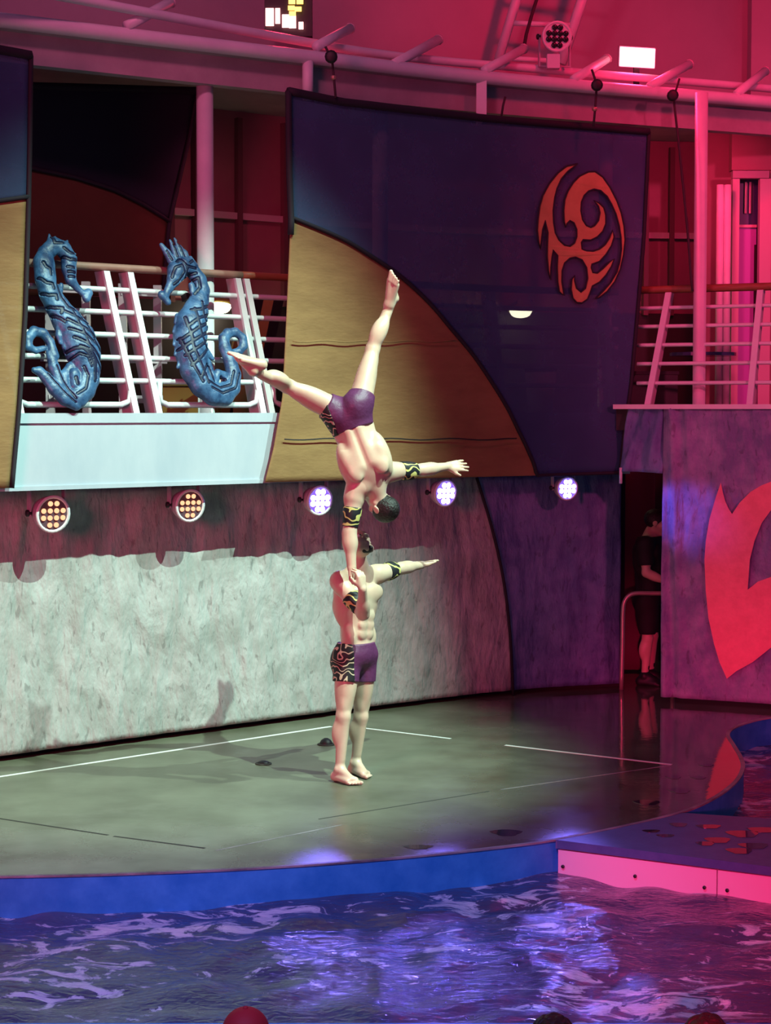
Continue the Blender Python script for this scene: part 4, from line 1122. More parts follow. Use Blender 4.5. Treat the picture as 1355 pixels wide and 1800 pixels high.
def leg(hip, knee, ank, toe_dir, foot_up, fwd, S=1.0, big_side=None):
    L = []; a = lambda p, k=0.025: L.append((p, k))
    th = axframe(hip, knee, fwd); ca = axframe(knee, ank, fwd)
    Lt = (hip - knee).length; Lc = (knee - ank).length
    a(RC(hip, knee, .086 * S, .046 * S), .03)
    a(EL(hip.lerp(knee, .42) + th.f * .022, th.ax, (.062 * S, .056 * S, Lt * .40)), .03)
    a(EL(hip.lerp(knee, .45) - th.f * .022, th.ax, (.055 * S, .052 * S, Lt * .38)), .03)
    a(EL(hip.lerp(knee, .78) + th.f * .02 + th.r * .025, th.ax, (.026, .026, .055)), .02)
    a(EL(hip.lerp(knee, .78) + th.f * .02 - th.r * .025, th.ax, (.026, .026, .055)), .02)
    a(EL(knee + th.f * .020, th.ax, (.028, .032, .036)), .022)
    a(RC(knee, ank, .047 * S, .031 * S), .025)
    a(EL(knee.lerp(ank, .30) - ca.f * .026 + ca.r * .012, ca.ax, (.045 * S, .043 * S, Lc * .26)), .022)
    a(EL(knee.lerp(ank, .34) - ca.f * .022 - ca.r * .016, ca.ax, (.040 * S, .040 * S, Lc * .26)), .022)
    a(RC(knee.lerp(ank, .12) + ca.f * .018, knee.lerp(ank, .8) + ca.f * .010, .026, .018), .02)
    td = V(toe_dir).normalized(); up = V(foot_up); up = (up - td * up.dot(td)).normalized(); sd = td.cross(up)   # sd = right of the foot
    bs = sd if big_side is None else sd * big_side
    heel = ank - up * .052 - td * .040
    bi = ank + td * .128 - up * .060 + bs * .026; bo = ank + td * .108 - up * .064 - bs * .030
    a(RC(ank, heel, .036, .031), .02)
    a(RC(ank + td * .01 - up * .005, ank + td * .115 - up * .052, .036, .022), .02)
    a(RC(heel, bi, .028, .023), .02); a(RC(heel - bs * .008, bo, .027, .019), .02)
    for s in (-1, 1): a(EL(ank + sd * (s * .032), (sd, td, up), (.012, .016, .018)), .012)
    for i in range(5):
        k = i / 4; b0 = bi.lerp(bo, k); ln = (.058, .052, .046, .040, .033)[i]; r = (.0135, .0095, .009, .0085, .008)[i]
        b0 = b0 - up * (.010 if i == 0 else .011)
        a(RC(b0, b0 + td * ln + bs * (.004 - .003 * i), r + .002, r), .004)
    return L
def hand(w, d, n, side, curl=(.25, .35), spread=.06, thumb=(.55, .8, .1), S=1.0):
    """w wrist, d finger direction, n palm normal, side = thumb side (+1/-1 along n x d)"""
    L = []; a = lambda p, k=0.012: L.append((p, k))
    d = V(d).normalized(); n = V(n); n = (n - d * n.dot(d)).normalized(); t = n.cross(d) * side
    ks = [.031, .011, -.010, -.030]; ln = [.072, .080, .074, .058]
    for i, kx in enumerate(ks):
        kn = w + d * (.088 - abs(i - 1) * .004) + t * kx
        a(RC(w + t * (kx * .55) + d * .01, kn, .0165, .0125), .014)
    a(EL(w + d * .05 + t * .022 + n * .008, (t, d, n), (.02, .034, .016)), .015)
    for i, kx in enumerate(ks):
        kn = w + d * (.088 - abs(i - 1) * .004) + t * kx
        dd = (d + t * (spread * (1.2 - i) )).normalized()
        c1, c2 = curl
        d1 = dd * math.cos(c1) + n * math.sin(c1)
        d2 = dd * math.cos(c1 + c2) + n * math.sin(c1 + c2)
        m1 = kn + d1 * (ln[i] * .52)
        a(RC(kn, m1, .0105 * S, .0092 * S), .004)
        a(RC(m1, m1 + d2 * (ln[i] * .48), .0092 * S, .0075 * S), .004)
    b = w + d * .028 + t * .024 + n * .006
    td = (d * thumb[0] + t * thumb[1] + n * thumb[2]).normalized()
    e = b + td * .042
    a(RC(b, e, .0145, .0115), .010)
    a(RC(e, e + (td * .8 + d * .35).normalized() * .032, .0112, .0085), .005)
    return L
def arm(sh, el, wr, fwd, S=1.0):
    L = []; a = lambda p, k=0.022: L.append((p, k))
    ua = axframe(sh, el, fwd); fa = axframe(el, wr, fwd)
    Lu = (sh - el).length; Lf = (el - wr).length
    a(RC(sh, el, .050 * S, .038 * S), .03)
    a(EL(sh.lerp(el, .16), ua.ax, (.058 * S, .058 * S, .075)), .03)
    a(EL(sh.lerp(el, .55) + ua.f * .014, ua.ax, (.041 * S, .042 * S, Lu * .28)), .02)
    a(EL(sh.lerp(el, .50) - ua.f * .016, ua.ax, (.041 * S, .038 * S, Lu * .30)), .02)
    a(RC(el, wr, .038 * S, .026 * S), .022)
    a(EL(el.lerp(wr, .28), fa.ax, (.044 * S, .041 * S, Lf * .32)), .022)
    return L
def head(fr, S=1.0):
    L = []; sub = []
    a = lambda p, k=0.015: L.append((p, k))
    a(fr.el((0, -.012, .032), (.074, .094, .080)), .02)
    a(fr.el((0, .022, -.042), (.058, .066, .076)), .03)
    a(fr.el((0, .062, -.098), (.027, .024, .019)), .02)
    for s in (-1, 1):
        a(RC(fr(s * .056, -.015, -.045), fr(s * .024, .06, -.095), .018, .018), .02)
        a(fr.el((s * .045, .058, -.018), (.022, .020, .018)), .02)
        a(fr.el((s * .077, -.012, -.004), (.010, .024, .033)), .008)
        sub.append(fr.el((s * .031, .094, .008), (.017, .014, .012)))
    a(RC(fr(-.030, .080, .026), fr(.030, .080, .026), .013, .013), .015)
    a(RC(fr(0, .088, .018), fr(0, .108, -.022), .009, .013), .012)
    for s in (-1, 1): a(fr.el((s * .011, .100, -.026), (.009, .010, .008)), .006)
    a(RC(fr(-.017, .086, -.055), fr(.017, .086, -.055), .008, .008), .006)
    a(RC(fr(-.015, .084, -.066), fr(.015, .084, -.066), .009, .009), .006)
    return L, sub

def bbox(prims, m):
    lo = np.min([p[0][1] for p in prims], 0) - m; hi = np.max([p[0][2] for p in prims], 0) + m
    return lo, hi
def field_of(prims, h, off=0.0, m=0.05, subs=()):
    lo, hi = bbox(prims, m + off); F = Field(lo, hi, h)
    for p, k in prims: F.add(p, k, off)
    for s in subs: F.sub(s)
    return F
def body_field(groups, h):
    allp = [p for g in groups for p in g[0]]
    lo, hi = bbox(allp, .08); F = Field(lo, hi, h)
    for prims, subs, k in groups:
        F.merge(field_of(prims, h, subs=subs), k)
    return F
def eyes(fr, root):
    for s in (-1, 1):
        c = fr(s * .031, .078, .008)
        MB().lathe(c - fr.f * .012, fr.f, [(0, .004), (.004, .010), (.012, .0125), (.020, .009), (.024, .003)], 12).build('eye', M['eye_white'], root, True)
        MB().lathe(c + fr.f * .0105, fr.f, [(0, .006), (.0025, .004)], 10).build('pupil', M['black'], root.children[-1] if False else root, True)

# ------------------------------------------------------------------ standing acrobat
f = V((.74, -.67, 0)).normalized(); r = f.cross(V((0, 0, 1)))
base_loc = V((-.235, 12.82, 0))
man = thing('person', base_loc, 'barefoot man in purple trunks standing with head tilted back, carrying another acrobat on one hand', 'person')
pelF = Frame((-.205, 12.855, .865), (0, 0, 1), f)
chF = Frame((-.192, 12.875, 1.225), (.02, 0, 1), f)
sR, sL = V((-.318, 12.745, 1.372)), V((-.062, 13.015, 1.395))
n0 = V((-.188, 12.885, 1.405)); n1 = V((-.192, 12.85, 1.555))
hF = Frame(V((-.196, 12.835, 1.622)), f * -.69 + V((0, 0, .72)), f * .72 + V((0, 0, .69)))
tor, tsub = torso(pelF, chF, sR, sL, n0, n1, 1.0)
hd, hsub = head(hF)
el_R = P(638, 1079, 12.57); wr_R = P(637, 1036, 12.42)
el_L = P(704, 999, 13.20); wr_L = P(741, 993, 13.40)
aR = arm(sR, el_R, wr_R, f, 1.1) ; aL = arm(sL, el_L, wr_L, V((0, 0, 1)), 1.1)
hdL = hand(wr_L, (wr_L - el_L).normalized() + V((0, 0, .12)), (0.1, -.2, -1), 1, (.05, .1), .03, (.9, .5, 0))
hdR = hand(wr_R, V((-.10, .02, 1)), V((-.75, .6, 0)), -1, (.45, .75), .04, (.75, .6, .5))
hipR, hipL = pelF(.082, 0, -.025), pelF(-.082, 0, -.025)
ankR, ankL = V((-.312, 12.70, .088)), V((-.208, 12.955, .088))
knR, knL = P(603, 1260, 12.72), P(634, 1260, 12.925)
tR = (G(632, 1388) - G(590, 1379)); tL = (G(667, 1380) - G(617, 1365))
lR = leg(hipR, knR, ankR, tR, (0, 0, 1), f, 1.0, -1); lL = leg(hipL, knL, ankL, tL, (0, 0, 1), f, 1.0, 1)
F = body_field([(lR, (), 0), (lL, (), .012), (tor, tsub, .03), (hd, hsub, .02), (aL, (), .02), (hdL, (), .01), (aR, (), .008), (hdR, (), .01)], .005)
F.mesh('body', M['skin'], man)
def trunks(root, pelF, tor, legs, waist_u, hem, side, h=.005):
    lo, hi = bbox(tor[:4] + [x for l in legs for x in l[0][:3]], .06)
    T = Field(lo, hi, h)
    A_ = field_of(tor[:4], h, off=.014); A_.cut(pelF(0, 0, waist_u), pelF.u)
    T.merge(A_, 0)
    for prims, hip, knee, t in legs:
        B_ = field_of(prims[:3], h, off=.011); B_.cut(V(hip).lerp(V(knee), t), V(knee) - V(hip))
        B_.cut(pelF(0, 0, waist_u), pelF.u)
        T.merge(B_, .03)
    T.mesh('trunks', M['shorts'], root)
    band = Field(lo, hi, h); band.v = T.v - .003
    band.v = np.maximum(band.v, band.plane(pelF(0, 0, waist_u - .022), -pelF.u)); 
    S_ = Field(lo, hi, h); S_.v = T.v - .004
    p, n = side
    S_.cut(p, n)
    o = S_.mesh('side_panel', M['panel_print'], root.children[-1]); o['label'] = 'black side panel with cream swirl print'
    return T
trunks(man, pelF, tor, [(lR, hipR, knR, .40), (lL, hipL, knL, .40)], .075, None, (pelF(.088, 0, 0), -pelF.r * .95 + pelF.f * .30))
def armband(root, prims, a, b, t0, t1, label):
    A_ = field_of(prims[:4], .005, off=.006)
    A_.cut(V(a).lerp(V(b), t1), V(b) - V(a)); A_.cut(V(a).lerp(V(b), t0), V(a) - V(b))
    o = A_.mesh('armband', M['band_print'], root); o['label'] = label
    return o
armband(man, aR, sR, el_R, .48, .86, 'black armband with yellow marks on the bent arm')
armband(man, aL, sL, el_L, .42, .80, 'black armband with yellow marks on the outstretched arm')
hr_ = field_of(hd[:1], .005, off=.004); hr_.cut(hF(0, .02, .045), hF.f * .75 - hF.u * .66); hr_.mesh('hair', M['hair'], man)
be = field_of([(hF.el((0, .062, -.100), (.030, .028, .022)), .01), (RC(hF(-.032, .045, -.098), hF(.032, .045, -.098), .017, .017), .02)], .004); be.mesh('beard', M['hair'], man)
eyes(hF, man)

# ------------------------------------------------------------------ upside-down acrobat
pel = P(614, 734, 12.60); chp = P(641, 811, 12.58)
U = (chp - pel)
fly = thing('person', P(622, 1002, 12.5), 'upside-down man in purple trunks balancing in a one-arm handstand with legs spread', 'person')
pF = Frame(pel, U + V((.0, 0, 0)), (0.10, 1, 0.1)); cF = Frame(chp, U, (-.12, 1, 0.05))
S_R, S_L = P(624, 862, 12.56), P(686, 829, 12.66)
N0 = P(656, 846, 12.60); N1 = P(664, 872, 12.62)
fh = Frame(P(672, 889, 12.64), (.50, .10, -.82), (-.55, .72, -.40))
tor2, tsub2 = torso(pF, cF, S_R, S_L, N0, N1, .97)
hd2, hsub2 = head(fh)
E_R, W_R = P(614, 937, 12.53), P(618, 997, 12.49)
E_L, W_L = P(743, 826, 12.82), P(786, 820, 12.97)
aR2 = arm(S_R, E_R, W_R, V((0, 1, 0)), 1.2); aL2 = arm(S_L, E_L, W_L, V((0, 0, -1)), 1.08)
h_R = hand(W_R, V((.12, -.05, -1)), V((.8, -.5, -.1)), 1, (.55, .8), .05, (.5, .7, .5))
h_L = hand(W_L, V((.74, .35, .04)), V((-.25, .95, -.45)), 1, (.08, .14), .09, (.75, .75, 0))
hpR, hpL = P(593, 722, 12.60), P(633, 706, 12.58)
kR, kL = P(505, 678, 12.50), P(655, 613, 12.74)
akR, akL = P(446, 651, 12.22), P(690, 524, 12.84)
l_R = leg(hpR, kR, akR, P(398, 641, 12.15) - akR, V((.15, .45, -.8)), V((-.2, .6, -.7)), .98, -1)
l_L = leg(hpL, kL, akL, P(699, 486, 12.80) - akL, V((.35, .9, .1)), V((.15, 1, .1)), .98, 1)
F = body_field([(l_R, (), 0), (l_L, (), .015), (tor2, tsub2, .03), (hd2, hsub2, .02), (aL2, (), .02), (h_L, (), .01), (aR2, (), .02), (h_R, (), .01)], .005)
F.mesh('body', M['skin'], fly)
trunks(fly, pF, tor2, [(l_R, hpR, kR, .22), (l_L, hpL, kL, .14)], .085, None, (pF(.105, 0, 0), -pF.r * .9 + pF.f * .1 + pF.u * .0))
armband(fly, aR2, S_R, E_R, .40, .86, 'black armband with yellow marks on the supporting arm')
armband(fly, aL2, S_L, E_L, .32, .78, 'black armband with gold marks on the outstretched arm')
hr_ = field_of(hd2[:2], .005, off=.011); hr_.cut(fh(0, .02, -.022), fh.f * .66 - fh.u * .75); hr_.mesh('hair', M['hair'], fly)
eyes(fh, fly)

# ------------------------------------------------------------------ crew member in the passage and the audience
def figure(name, label, root_loc, J, h, shirt, trousers, hairm, cap=None, shoes=True, sleeve=.55, trouser_t=1.0):
    t = thing(name, root_loc, label, 'person')
    tor, ts = torso(J['pel'], J['ch'], J['sR'], J['sL'], J['n0'], J['n1'], 1.0)
    hd, hs = head(J['hF'])
    fw = J['pel'].f
    aR = arm(J['sR'], J['eR'], J['wR'], fw); aL = arm(J['sL'], J['eL'], J['wL'], fw)
    hR = hand(J['wR'], J['wR'] - J['eR'], J.get('nR', (0, 0, -1)), 1, (.4, .5)); hL = hand(J['wL'], J['wL'] - J['eL'], J.get('nL', (0, 0, -1)), -1, (.4, .5))
    lR = leg(J['hR'], J['kR'], J['aR'], J['toe'], (0, 0, 1), J.get('lf', fw), 1, -1); lL = leg(J['hL'], J['kL'], J['aL'], J['toe'], (0, 0, 1), J.get('lf', fw), 1, 1)
    body_field([(lR, (), 0), (lL, (), .012), (tor, ts, .03), (hd, hs, .02), (aR, (), .01), (hR, (), .01), (aL, (), .01), (hL, (), .01)], h).mesh('body', M['skin_b'], t)
    lo, hi = bbox(tor + aR[:4] + aL[:4], .08); T = Field(lo, hi, h)
    A_ = field_of(tor, h, off=.016); A_.cut(J['n0'] + J['ch'].u * .03, J['ch'].u); T.merge(A_, 0)
    for pr, a, b in ((aR, J['sR'], J['eR']), (aL, J['sL'], J['eL'])):
        B_ = field_of(pr[:4], h, off=.016); B_.cut(V(a).lerp(V(b), sleeve + .2), V(b) - V(a)); T.merge(B_, .03)
    T.mesh('shirt', shirt, t)
    lo, hi = bbox(tor[:3] + lR[:9] + lL[:9], .08); T = Field(lo, hi, h)
    A_ = field_of(tor[:3], h, off=.018); A_.cut(J['pel'](0, 0, .08), J['pel'].u); T.merge(A_, 0)
    for pr, hh, kk, aa in ((lR, J['hR'], J['kR'], J['aR']), (lL, J['hL'], J['kL'], J['aL'])):
        B_ = field_of(pr[:6] if trouser_t < 1 else pr[:9], h, off=.022)
        if trouser_t < 1: B_.cut(V(hh).lerp(V(kk), .9), V(kk) - V(hh))
        else: B_.cut(V(aa) + V((0, 0, .03)), V((0, 0, -1)))
        T.merge(B_, .02)
    T.mesh('trousers', trousers, t)
    for pr, aa in ((lR, J['aR']), (lL, J['aL'])):
        B_ = field_of(pr[9:], h, off=.010); B_.cut(V(aa) + V((0, 0, .10)), V((0, 0, 1))); B_.mesh('shoe', M['black'], t)
    hF = J['hF']
    H_f = field_of(hd[:2], h * .8, off=.012)
    H_f.cut(hF(0, .04, .02), hF.f * .7 - hF.u * .7); H_f.mesh('hair', hairm, t)
    if cap:
        C_ = field_of(hd[:1], h * .7, off=.020); C_.cut(hF(0, 0, .028), -hF.u); C_.add(EL(hF(0, .10, .034), hF.ax, (.07, .075, .010)), .01)
        o = C_.mesh('cap', cap, t)
        MB().lathe(hF(0, -.012, .128), hF.u, [(0, .012), (.008, .010), (.011, .003)], 10).build('cap_button', cap, o, True)
    return t
def J_stand(x, y, fwd, hgt):
    k = hgt / 1.70; z = V((0, 0, 1)); fwd = V(fwd).normalized(); rr = fwd.cross(z); o = V((x, y, 0))
    pel = Frame(o + z * .87 * k, z, fwd); ch = Frame(o + z * 1.23 * k, z, fwd)
    J = dict(pel=pel, ch=ch, sR=o + rr * .18 + z * 1.385 * k, sL=o - rr * .18 + z * 1.385 * k, n0=o + z * 1.41 * k, n1=o + z * 1.49 * k + fwd * .02)
    J['hF'] = Frame(o + z * 1.585 * k + fwd * .03, z - fwd * .0, fwd)
    J['eR'] = J['sR'] - z * .27 + fwd * .02 + rr * .03; J['wR'] = J['eR'] + fwd * .22 - z * .10 - rr * .06
    J['eL'] = J['sL'] - z * .27 + fwd * .02 - rr * .03; J['wL'] = J['eL'] + fwd * .22 - z * .10 + rr * .06
    for s, sg in (('R', 1), ('L', -1)):
        J['h' + s] = o + rr * (.09 * sg) + z * .845 * k; J['k' + s] = o + rr * (.10 * sg) + z * .46 * k + fwd * .01; J['a' + s] = o + rr * (.11 * sg) + z * .088 - fwd * .01
    J['toe'] = fwd
    return J
q = P(1141, 1100, 17.28)
Jc = J_stand(q.x, 17.3, (.93, -.36, 0), 1.62)
Jc['hF'] = Frame(Jc['hF'].o + V((.03, 0, -.01)), V((.15, 0, 1)), V((1, -.1, -.2)))
figure('person', 'crew member in black shirt and shorts in the dark passage beside the purple tarp', (q.x, 17.3, 0), Jc, .008, M['shirt_black'], M['shirt_black'], M['hair'], trouser_t=.9)

struct(MB().box((0, 6.2, -1.15), (9, 3.4, 0.1)).build('floor_audience', M['dark_hull']))
bn = thing('bench', (0, 7.0, -1.1), 'dark bench below the frame on which the audience sits', 'bench')
MB().box((0.35, 7.0, -.70), (4.6, 0.36, 0.06)).build('seat', M['wood'], bn)
for x in (-1.7, .35, 2.4): MB().box((x, 7.0, -.915), (.06, .3, .37)).build('leg', M['black'], bn)
def J_sit(px, pytop, Y):
    top = P(px, pytop, Y); z = V((0, 0, 1)); fwd = V((0, 1, 0)); rr = V((1, 0, 0))
    hc = top - z * .118; o = V((top.x, Y - .02, 0))
    seat = -.67; k = (hc.z - seat) / .78
    pel = Frame(V((o.x, Y - .03, seat + .148)), z, fwd); ch = Frame(V((o.x, Y - .03, seat + .148 + .30 * k)), z, fwd)
    zs = ch.o.z + .15
    J = dict(pel=pel, ch=ch, sR=V((o.x + .18, Y - .03, zs)), sL=V((o.x - .18, Y - .03, zs)), n0=V((o.x, Y - .03, zs + .03)), n1=hc - z * .09)
    J['hF'] = Frame(hc, z, fwd)
    for s, sg in (('R', 1), ('L', -1)):
        J['e' + s] = J['s' + s] - z * .26 + rr * (.05 * sg) + fwd * .05; J['w' + s] = J['e' + s] + fwd * .20 - z * .10 - rr * (.08 * sg)
        J['h' + s] = pel(.09 * sg, .02, -.02); J['k' + s] = J['h' + s] + fwd * .42 + z * 0.0; J['a' + s] = V((J['k' + s].x, J['k' + s].y + .02, -1.1 + .088))
    J['toe'] = fwd; J['lf'] = V((0, .5, .5))
    return J
for px, py, cap, hm, sh, lab in ((432, 1773, M['cap_red'], M['hair'], M['shirt_grey'], 'spectator in a bright red cap at the bottom edge, seen from behind'),
                                 (972, 1786, None, M['hair_brown'], M['shirt_black'], 'dark-haired spectator bottom right of centre, only the top of the hair showing'),
                                 (1241, 1785, None, M['hair_brown'], M['shirt_grey'], 'curly dark-haired spectator nearest the bottom right corner')):
    J = J_sit(px, py + (3 if cap else 0), 7.15)
    t = figure('person', lab, (J['hF'].o.x, 7.1, -.67), J, .009, sh, M['shirt_black'], hm, cap)
    if not cap:
        c = J['hF'].o; g = random.Random(px); prims = []
        for _ in range(110):
            a = g.uniform(0, 6.28); e = g.uniform(.1, 1.4)
            p = J['hF'](.082 * math.cos(a) * math.cos(e), -.012 + .10 * math.sin(a) * math.cos(e), .03 + .085 * math.sin(e))
            prims.append((EL(p, J['hF'].ax, (g.uniform(.009, .015),) * 3), .010))
        field_of(prims, .005).mesh('curls', hm, [ch for ch in t.children if ch.name.startswith('hair')][0])

# ================================================================== SEAHORSES
def seahorse(label, org, scale, spine, extras, fins, grooves, plane_px):
    q = FASC.hit(*plane_px); n_, t_ = FASC.normal_at(q)
    o = q + n_ * (-0.10)
    n_ = (n_ + V((0, 0, 0.36))).normalized(); e2 = n_.cross(t_); 
    if e2.z < 0: e2 = -e2
    o = FASC.off(0.36 - 0.43 - LEAN * (q.z - 2.5) + 0.115).hit(*plane_px)
    def loc(cx, cy):
        rr = ray(org[0] + cx / scale, org[1] + cy / scale)
        c0 = V((0, 0, H)); k = (o - c0).dot(n_) / rr.dot(n_)
        p = c0 + rr * k - o
        return p.dot(t_), p.dot(e2)
    px2m = (o.y / FPX) / scale * 1.24
    FL = 1.6      # sculpture is flattened front to back
    def rcs(pts):
        out = []
        for (x0, y0, r0_, *c0), (x1, y1, r1_, *c1) in zip(pts, pts[1:]):
            a = loc(x0, y0); b = loc(x1, y1)
            out.append((RC((a[0], a[1], (c0[0] if c0 else 0)), (b[0], b[1], (c1[0] if c1 else 0)), r0_ * px2m, r1_ * px2m), .012))
        return out
    prims = rcs(spine)
    for e in extras: prims += rcs(e)
    h = .0065
    lo, hi = bbox(prims, .03); F = Field(lo, hi, h)
    for s in [spine] + extras:
        F.merge(field_of(rcs(s), h), .006)
    base_v = F.v.copy()
    X, Y, Z = F.grid()
    gd = np.full(F.n[:2], 1.0, np.float32)
    X2, Y2 = X[:, :, 0], Y[:, :, 0]
    for g in grooves:
        w = g[0] * px2m * 1.3
        for (x0, y0), (x1, y1) in zip(g[1:], g[2:]):
            a = np.array(loc(x0, y0)); b = np.array(loc(x1, y1)); ba = b - a; L2 = ba @ ba + 1e-9
            tt = np.clip(((X2 - a[0]) * ba[0] + (Y2 - a[1]) * ba[1]) / L2, 0, 1)
            gd = np.minimum(gd, np.sqrt((X2 - a[0] - tt * ba[0]) ** 2 + (Y2 - a[1] - tt * ba[1]) ** 2) - w)
    gd3 = np.repeat(gd[:, :, None], F.n[2], axis=2)
    gd3 = np.where(Z > -0.01, gd3, .05)
    gcut = np.maximum(gd3, -(base_v + .020))
    F.v = np.maximum(base_v, -gcut)
    T = np.array([[*t_], [*e2], [*n_]])
    def xf(p):
        q_ = p.copy(); q_[:, 2] = np.where(q_[:, 2] > 0, q_[:, 2], q_[:, 2] * .7) / FL * 1.15
        return q_ @ T + np.array(o)
    root = thing('seahorse_sculpture', o - V((0, 0, .5)), label, 'sculpture', 'blue seahorses on the railing')
    b_ = F.mesh('body', M['sea_blue'], root, xf)
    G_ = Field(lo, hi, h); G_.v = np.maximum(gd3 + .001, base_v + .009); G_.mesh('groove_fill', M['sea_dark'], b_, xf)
    for nm, pts in fins:
        ps = rcs(pts); field_of(ps, h).mesh(nm, M['sea_blue'], root, xf)
    # back mounts to the rails
    for dy in (-0.2, 0.25):
        p = o + e2 * dy
        MB().box(p - n_ * 0.075, (.06, .07, .05), (t_, n_, e2)).build('mount', M['black'], root)
    return root

ls = [(400, 330, 62), (385, 420, 82), (400, 560, 84), (440, 690, 86), (510, 810, 96), (590, 930, 120), (670, 1060, 142), (720, 1190, 142), (755, 1320, 112), (765, 1420, 92), (735, 1520, 86), (670, 1600, 76), (600, 1580, 58), (560, 1500, 44), (568, 1400, 38), (620, 1330, 36), (690, 1340, 36), (722, 1410, 34), (710, 1500, 30), (660, 1540, 24)]
le = [
    [(430, 300, 60, .01), (470, 260, 58, .02), (545, 300, 62, .03), (590, 380, 62, .03), (592, 480, 56, .03), (610, 570, 42, .025), (670, 640, 26, .02), (730, 695, 24, .02)],
    [(725, 690, 24, .02), (770, 680, 30, .02), (750, 730, 32, .02)],
    [(440, 250, 34, .01), (428, 165, 8, .01)], [(500, 240, 30, .02), (475, 190, 8, .02)], [(560, 260, 30, .02), (585, 225, 8, .02)],
    [(610, 330, 22, .02), (650, 340, 10, .02)], [(620, 400, 22, .02), (655, 390, 8, .02)],
    [(590, 1620, 40), (520, 1480, 44, .01), (470, 1330, 42, .01), (440, 1210, 34, .0)],
    [(470, 1230, 40, .01), (440, 1110, 34), (380, 1030, 36), (300, 1010, 36), (248, 1070, 34), (250, 1150, 30), (310, 1180, 24), (390, 1160, 20)],
    [(660, 1660, 44, .01), (560, 1610, 52, .02), (470, 1520, 52, .02), (400, 1430, 42, .02), (340, 1370, 34, .02), (292, 1360, 22, .02)],
    [(500, 640, 30), (520, 660, 20, .02), (530, 610, 16, .02)],
    [(520, 960, 40, .02), (510, 1060, 26, .02), (520, 1120, 14, .02)], [(570, 1080, 36, .02), (560, 1160, 22, .02)],
    [(640, 1400, 46, .03), (650, 1500, 40, .03)],
]
lgr = [[9, (350, 430), (375, 470), (410, 490), (415, 540)], [9, (325, 560), (380, 610), (430, 620), (440, 660)], [9, (350, 690), (400, 720), (460, 720), (465, 760)], [9, (390, 800), (450, 830), (510, 840), (500, 880)], [9, (440, 880), (490, 920), (530, 960)],
       [10, (475, 620), (500, 740), (560, 830), (620, 850)], [10, (480, 430), (490, 540), (480, 620)],
       [9, (530, 870), (640, 930), (790, 1000)], [9, (545, 940), (670, 1010), (835, 1115)], [9, (560, 1020), (690, 1080), (855, 1210)], [9, (600, 1100), (700, 1150), (865, 1300)], [9, (650, 1180), (740, 1220), (865, 1370)],
       [7, (590, 850), (650, 990), (740, 1200), (800, 1330), (810, 1450)], [7, (660, 880), (740, 1040), (830, 1210)], [7, (740, 920), (810, 1040)],
       [10, (560, 1210), (620, 1190), (680, 1200), (740, 1260), (790, 1350), (800, 1470)], [8, (590, 1280), (650, 1240), (720, 1270), (760, 1350)],
       [12, (640, 1440), (655, 1490)], [8, (700, 1350), (740, 1430), (720, 1540), (650, 1580)],
       [7, (480, 1330), (540, 1470), (640, 1620)], [7, (400, 1400), (480, 1500), (560, 1590), (640, 1650)],
       [9, (525, 310), (580, 350), (640, 360)], [9, (530, 380), (580, 410), (640, 410)], [8, (560, 470), (620, 480)], [8, (570, 510), (630, 520)], [8, (580, 550), (630, 555)], [9, (440, 200), (450, 260), (520, 260)], [8, (590, 260), (610, 300)]]
seahorse('left blue carved seahorse facing right, tail curled, on the white railing', (0, 380), 5.0, ls, le, [], lgr, (112, 570))

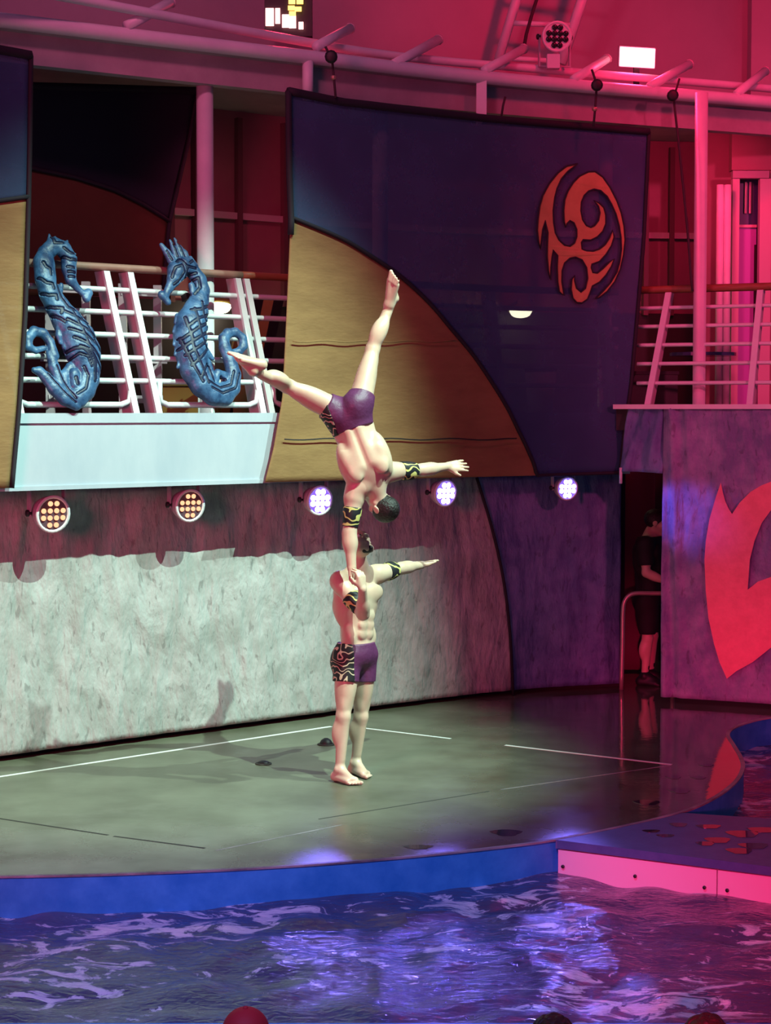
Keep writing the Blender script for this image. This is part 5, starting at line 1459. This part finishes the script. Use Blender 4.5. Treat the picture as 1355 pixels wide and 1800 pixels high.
rs = [(480, 470, 60), (545, 560, 62), (580, 650, 56), (550, 740, 74), (520, 840, 96), (480, 960, 126), (468, 1090, 132), (478, 1220, 126), (505, 1360, 112), (570, 1480, 100), (660, 1560, 88), (760, 1570, 82), (830, 1500, 70), (850, 1390, 60), (820, 1270, 54), (775, 1160, 48), (765, 1080, 42), (800, 1030, 36), (870, 1020, 34), (930, 1070, 34), (940, 1140, 32), (900, 1190, 28), (840, 1200, 24)]
re_ = [
    [(460, 450, 66, .01), (400, 450, 70, .02), (340, 500, 74, .03), (310, 570, 50, .03), (275, 640, 30, .025), (240, 700, 24, .02)],
    [(250, 700, 26, .02), (215, 700, 30, .02), (265, 760, 26, .02)],
    [(300, 400, 36, .02), (260, 330, 28, .02), (210, 262, 18, .02)], [(350, 380, 36, .02), (320, 300, 26, .02), (285, 220, 10, .02)], [(400, 390, 36, .02), (370, 300, 28, .02), (325, 205, 10, .02)], [(440, 420, 36, .02), (415, 330, 22, .02), (385, 280, 8, .02)], [(500, 440, 34, .01), (470, 370, 16, .01)],
    [(470, 620, 26, .03), (480, 680, 22, .03), (530, 660, 20, .03), (520, 600, 16, .03)],
    [(600, 1300, 40, .03), (640, 1420, 36, .03), (690, 1520, 24, .03)], [(580, 1180, 40, .02), (650, 1260, 18, .03)],
    [(660, 1490, 30, .03), (700, 1390, 30, .03), (760, 1400, 26, .02), (790, 1470, 26, .02)],
    [(360, 880, 22), (340, 940, 14)], [(345, 980, 20), (325, 1020, 12)], [(345, 1080, 20), (328, 1130, 12)], [(355, 1180, 20), (338, 1220, 12)], [(380, 1290, 20), (360, 1330, 12)],
]
rg = [[9, (440, 850), (520, 850), (620, 800)], [9, (400, 1000), (500, 930), (610, 890)], [9, (370, 1100), (470, 1030), (615, 950)], [9, (350, 1190), (480, 1110), (615, 1030)], [9, (390, 1250), (500, 1180), (610, 1100)], [9, (440, 1340), (500, 1290), (600, 1180)], [9, (530, 1440), (550, 1380), (580, 1330)],
      [9, (385, 920), (420, 1060), (450, 1200), (500, 1300), (560, 1420), (590, 1490)], [9, (470, 840), (490, 960), (520, 1080), (580, 1190)], [9, (540, 780), (550, 900), (590, 1000)], [9, (350, 1100), (400, 1230), (470, 1370), (540, 1480)],
      [8, (280, 560), (300, 480), (360, 460), (380, 520), (340, 590), (300, 620)], [8, (320, 430), (350, 400), (410, 480), (400, 560)], [8, (410, 470), (490, 480)], [8, (420, 530), (500, 520)], [8, (430, 440), (480, 400)], [7, (250, 320), (290, 400)], [7, (310, 260), (340, 370)], [7, (350, 240), (400, 370)], [8, (430, 590), (520, 560), (540, 640), (490, 700)],
      [7, (600, 1480), (700, 1530), (800, 1500), (830, 1380)], [7, (620, 1530), (720, 1580), (840, 1530), (880, 1400)], [9, (600, 1350), (650, 1470)], [10, (720, 1430), (760, 1450)]]
seahorse('right blue carved seahorse facing left with spiky crest, on the white railing', (240, 380), 5.0, rs, re_, [], rg, (350, 570))
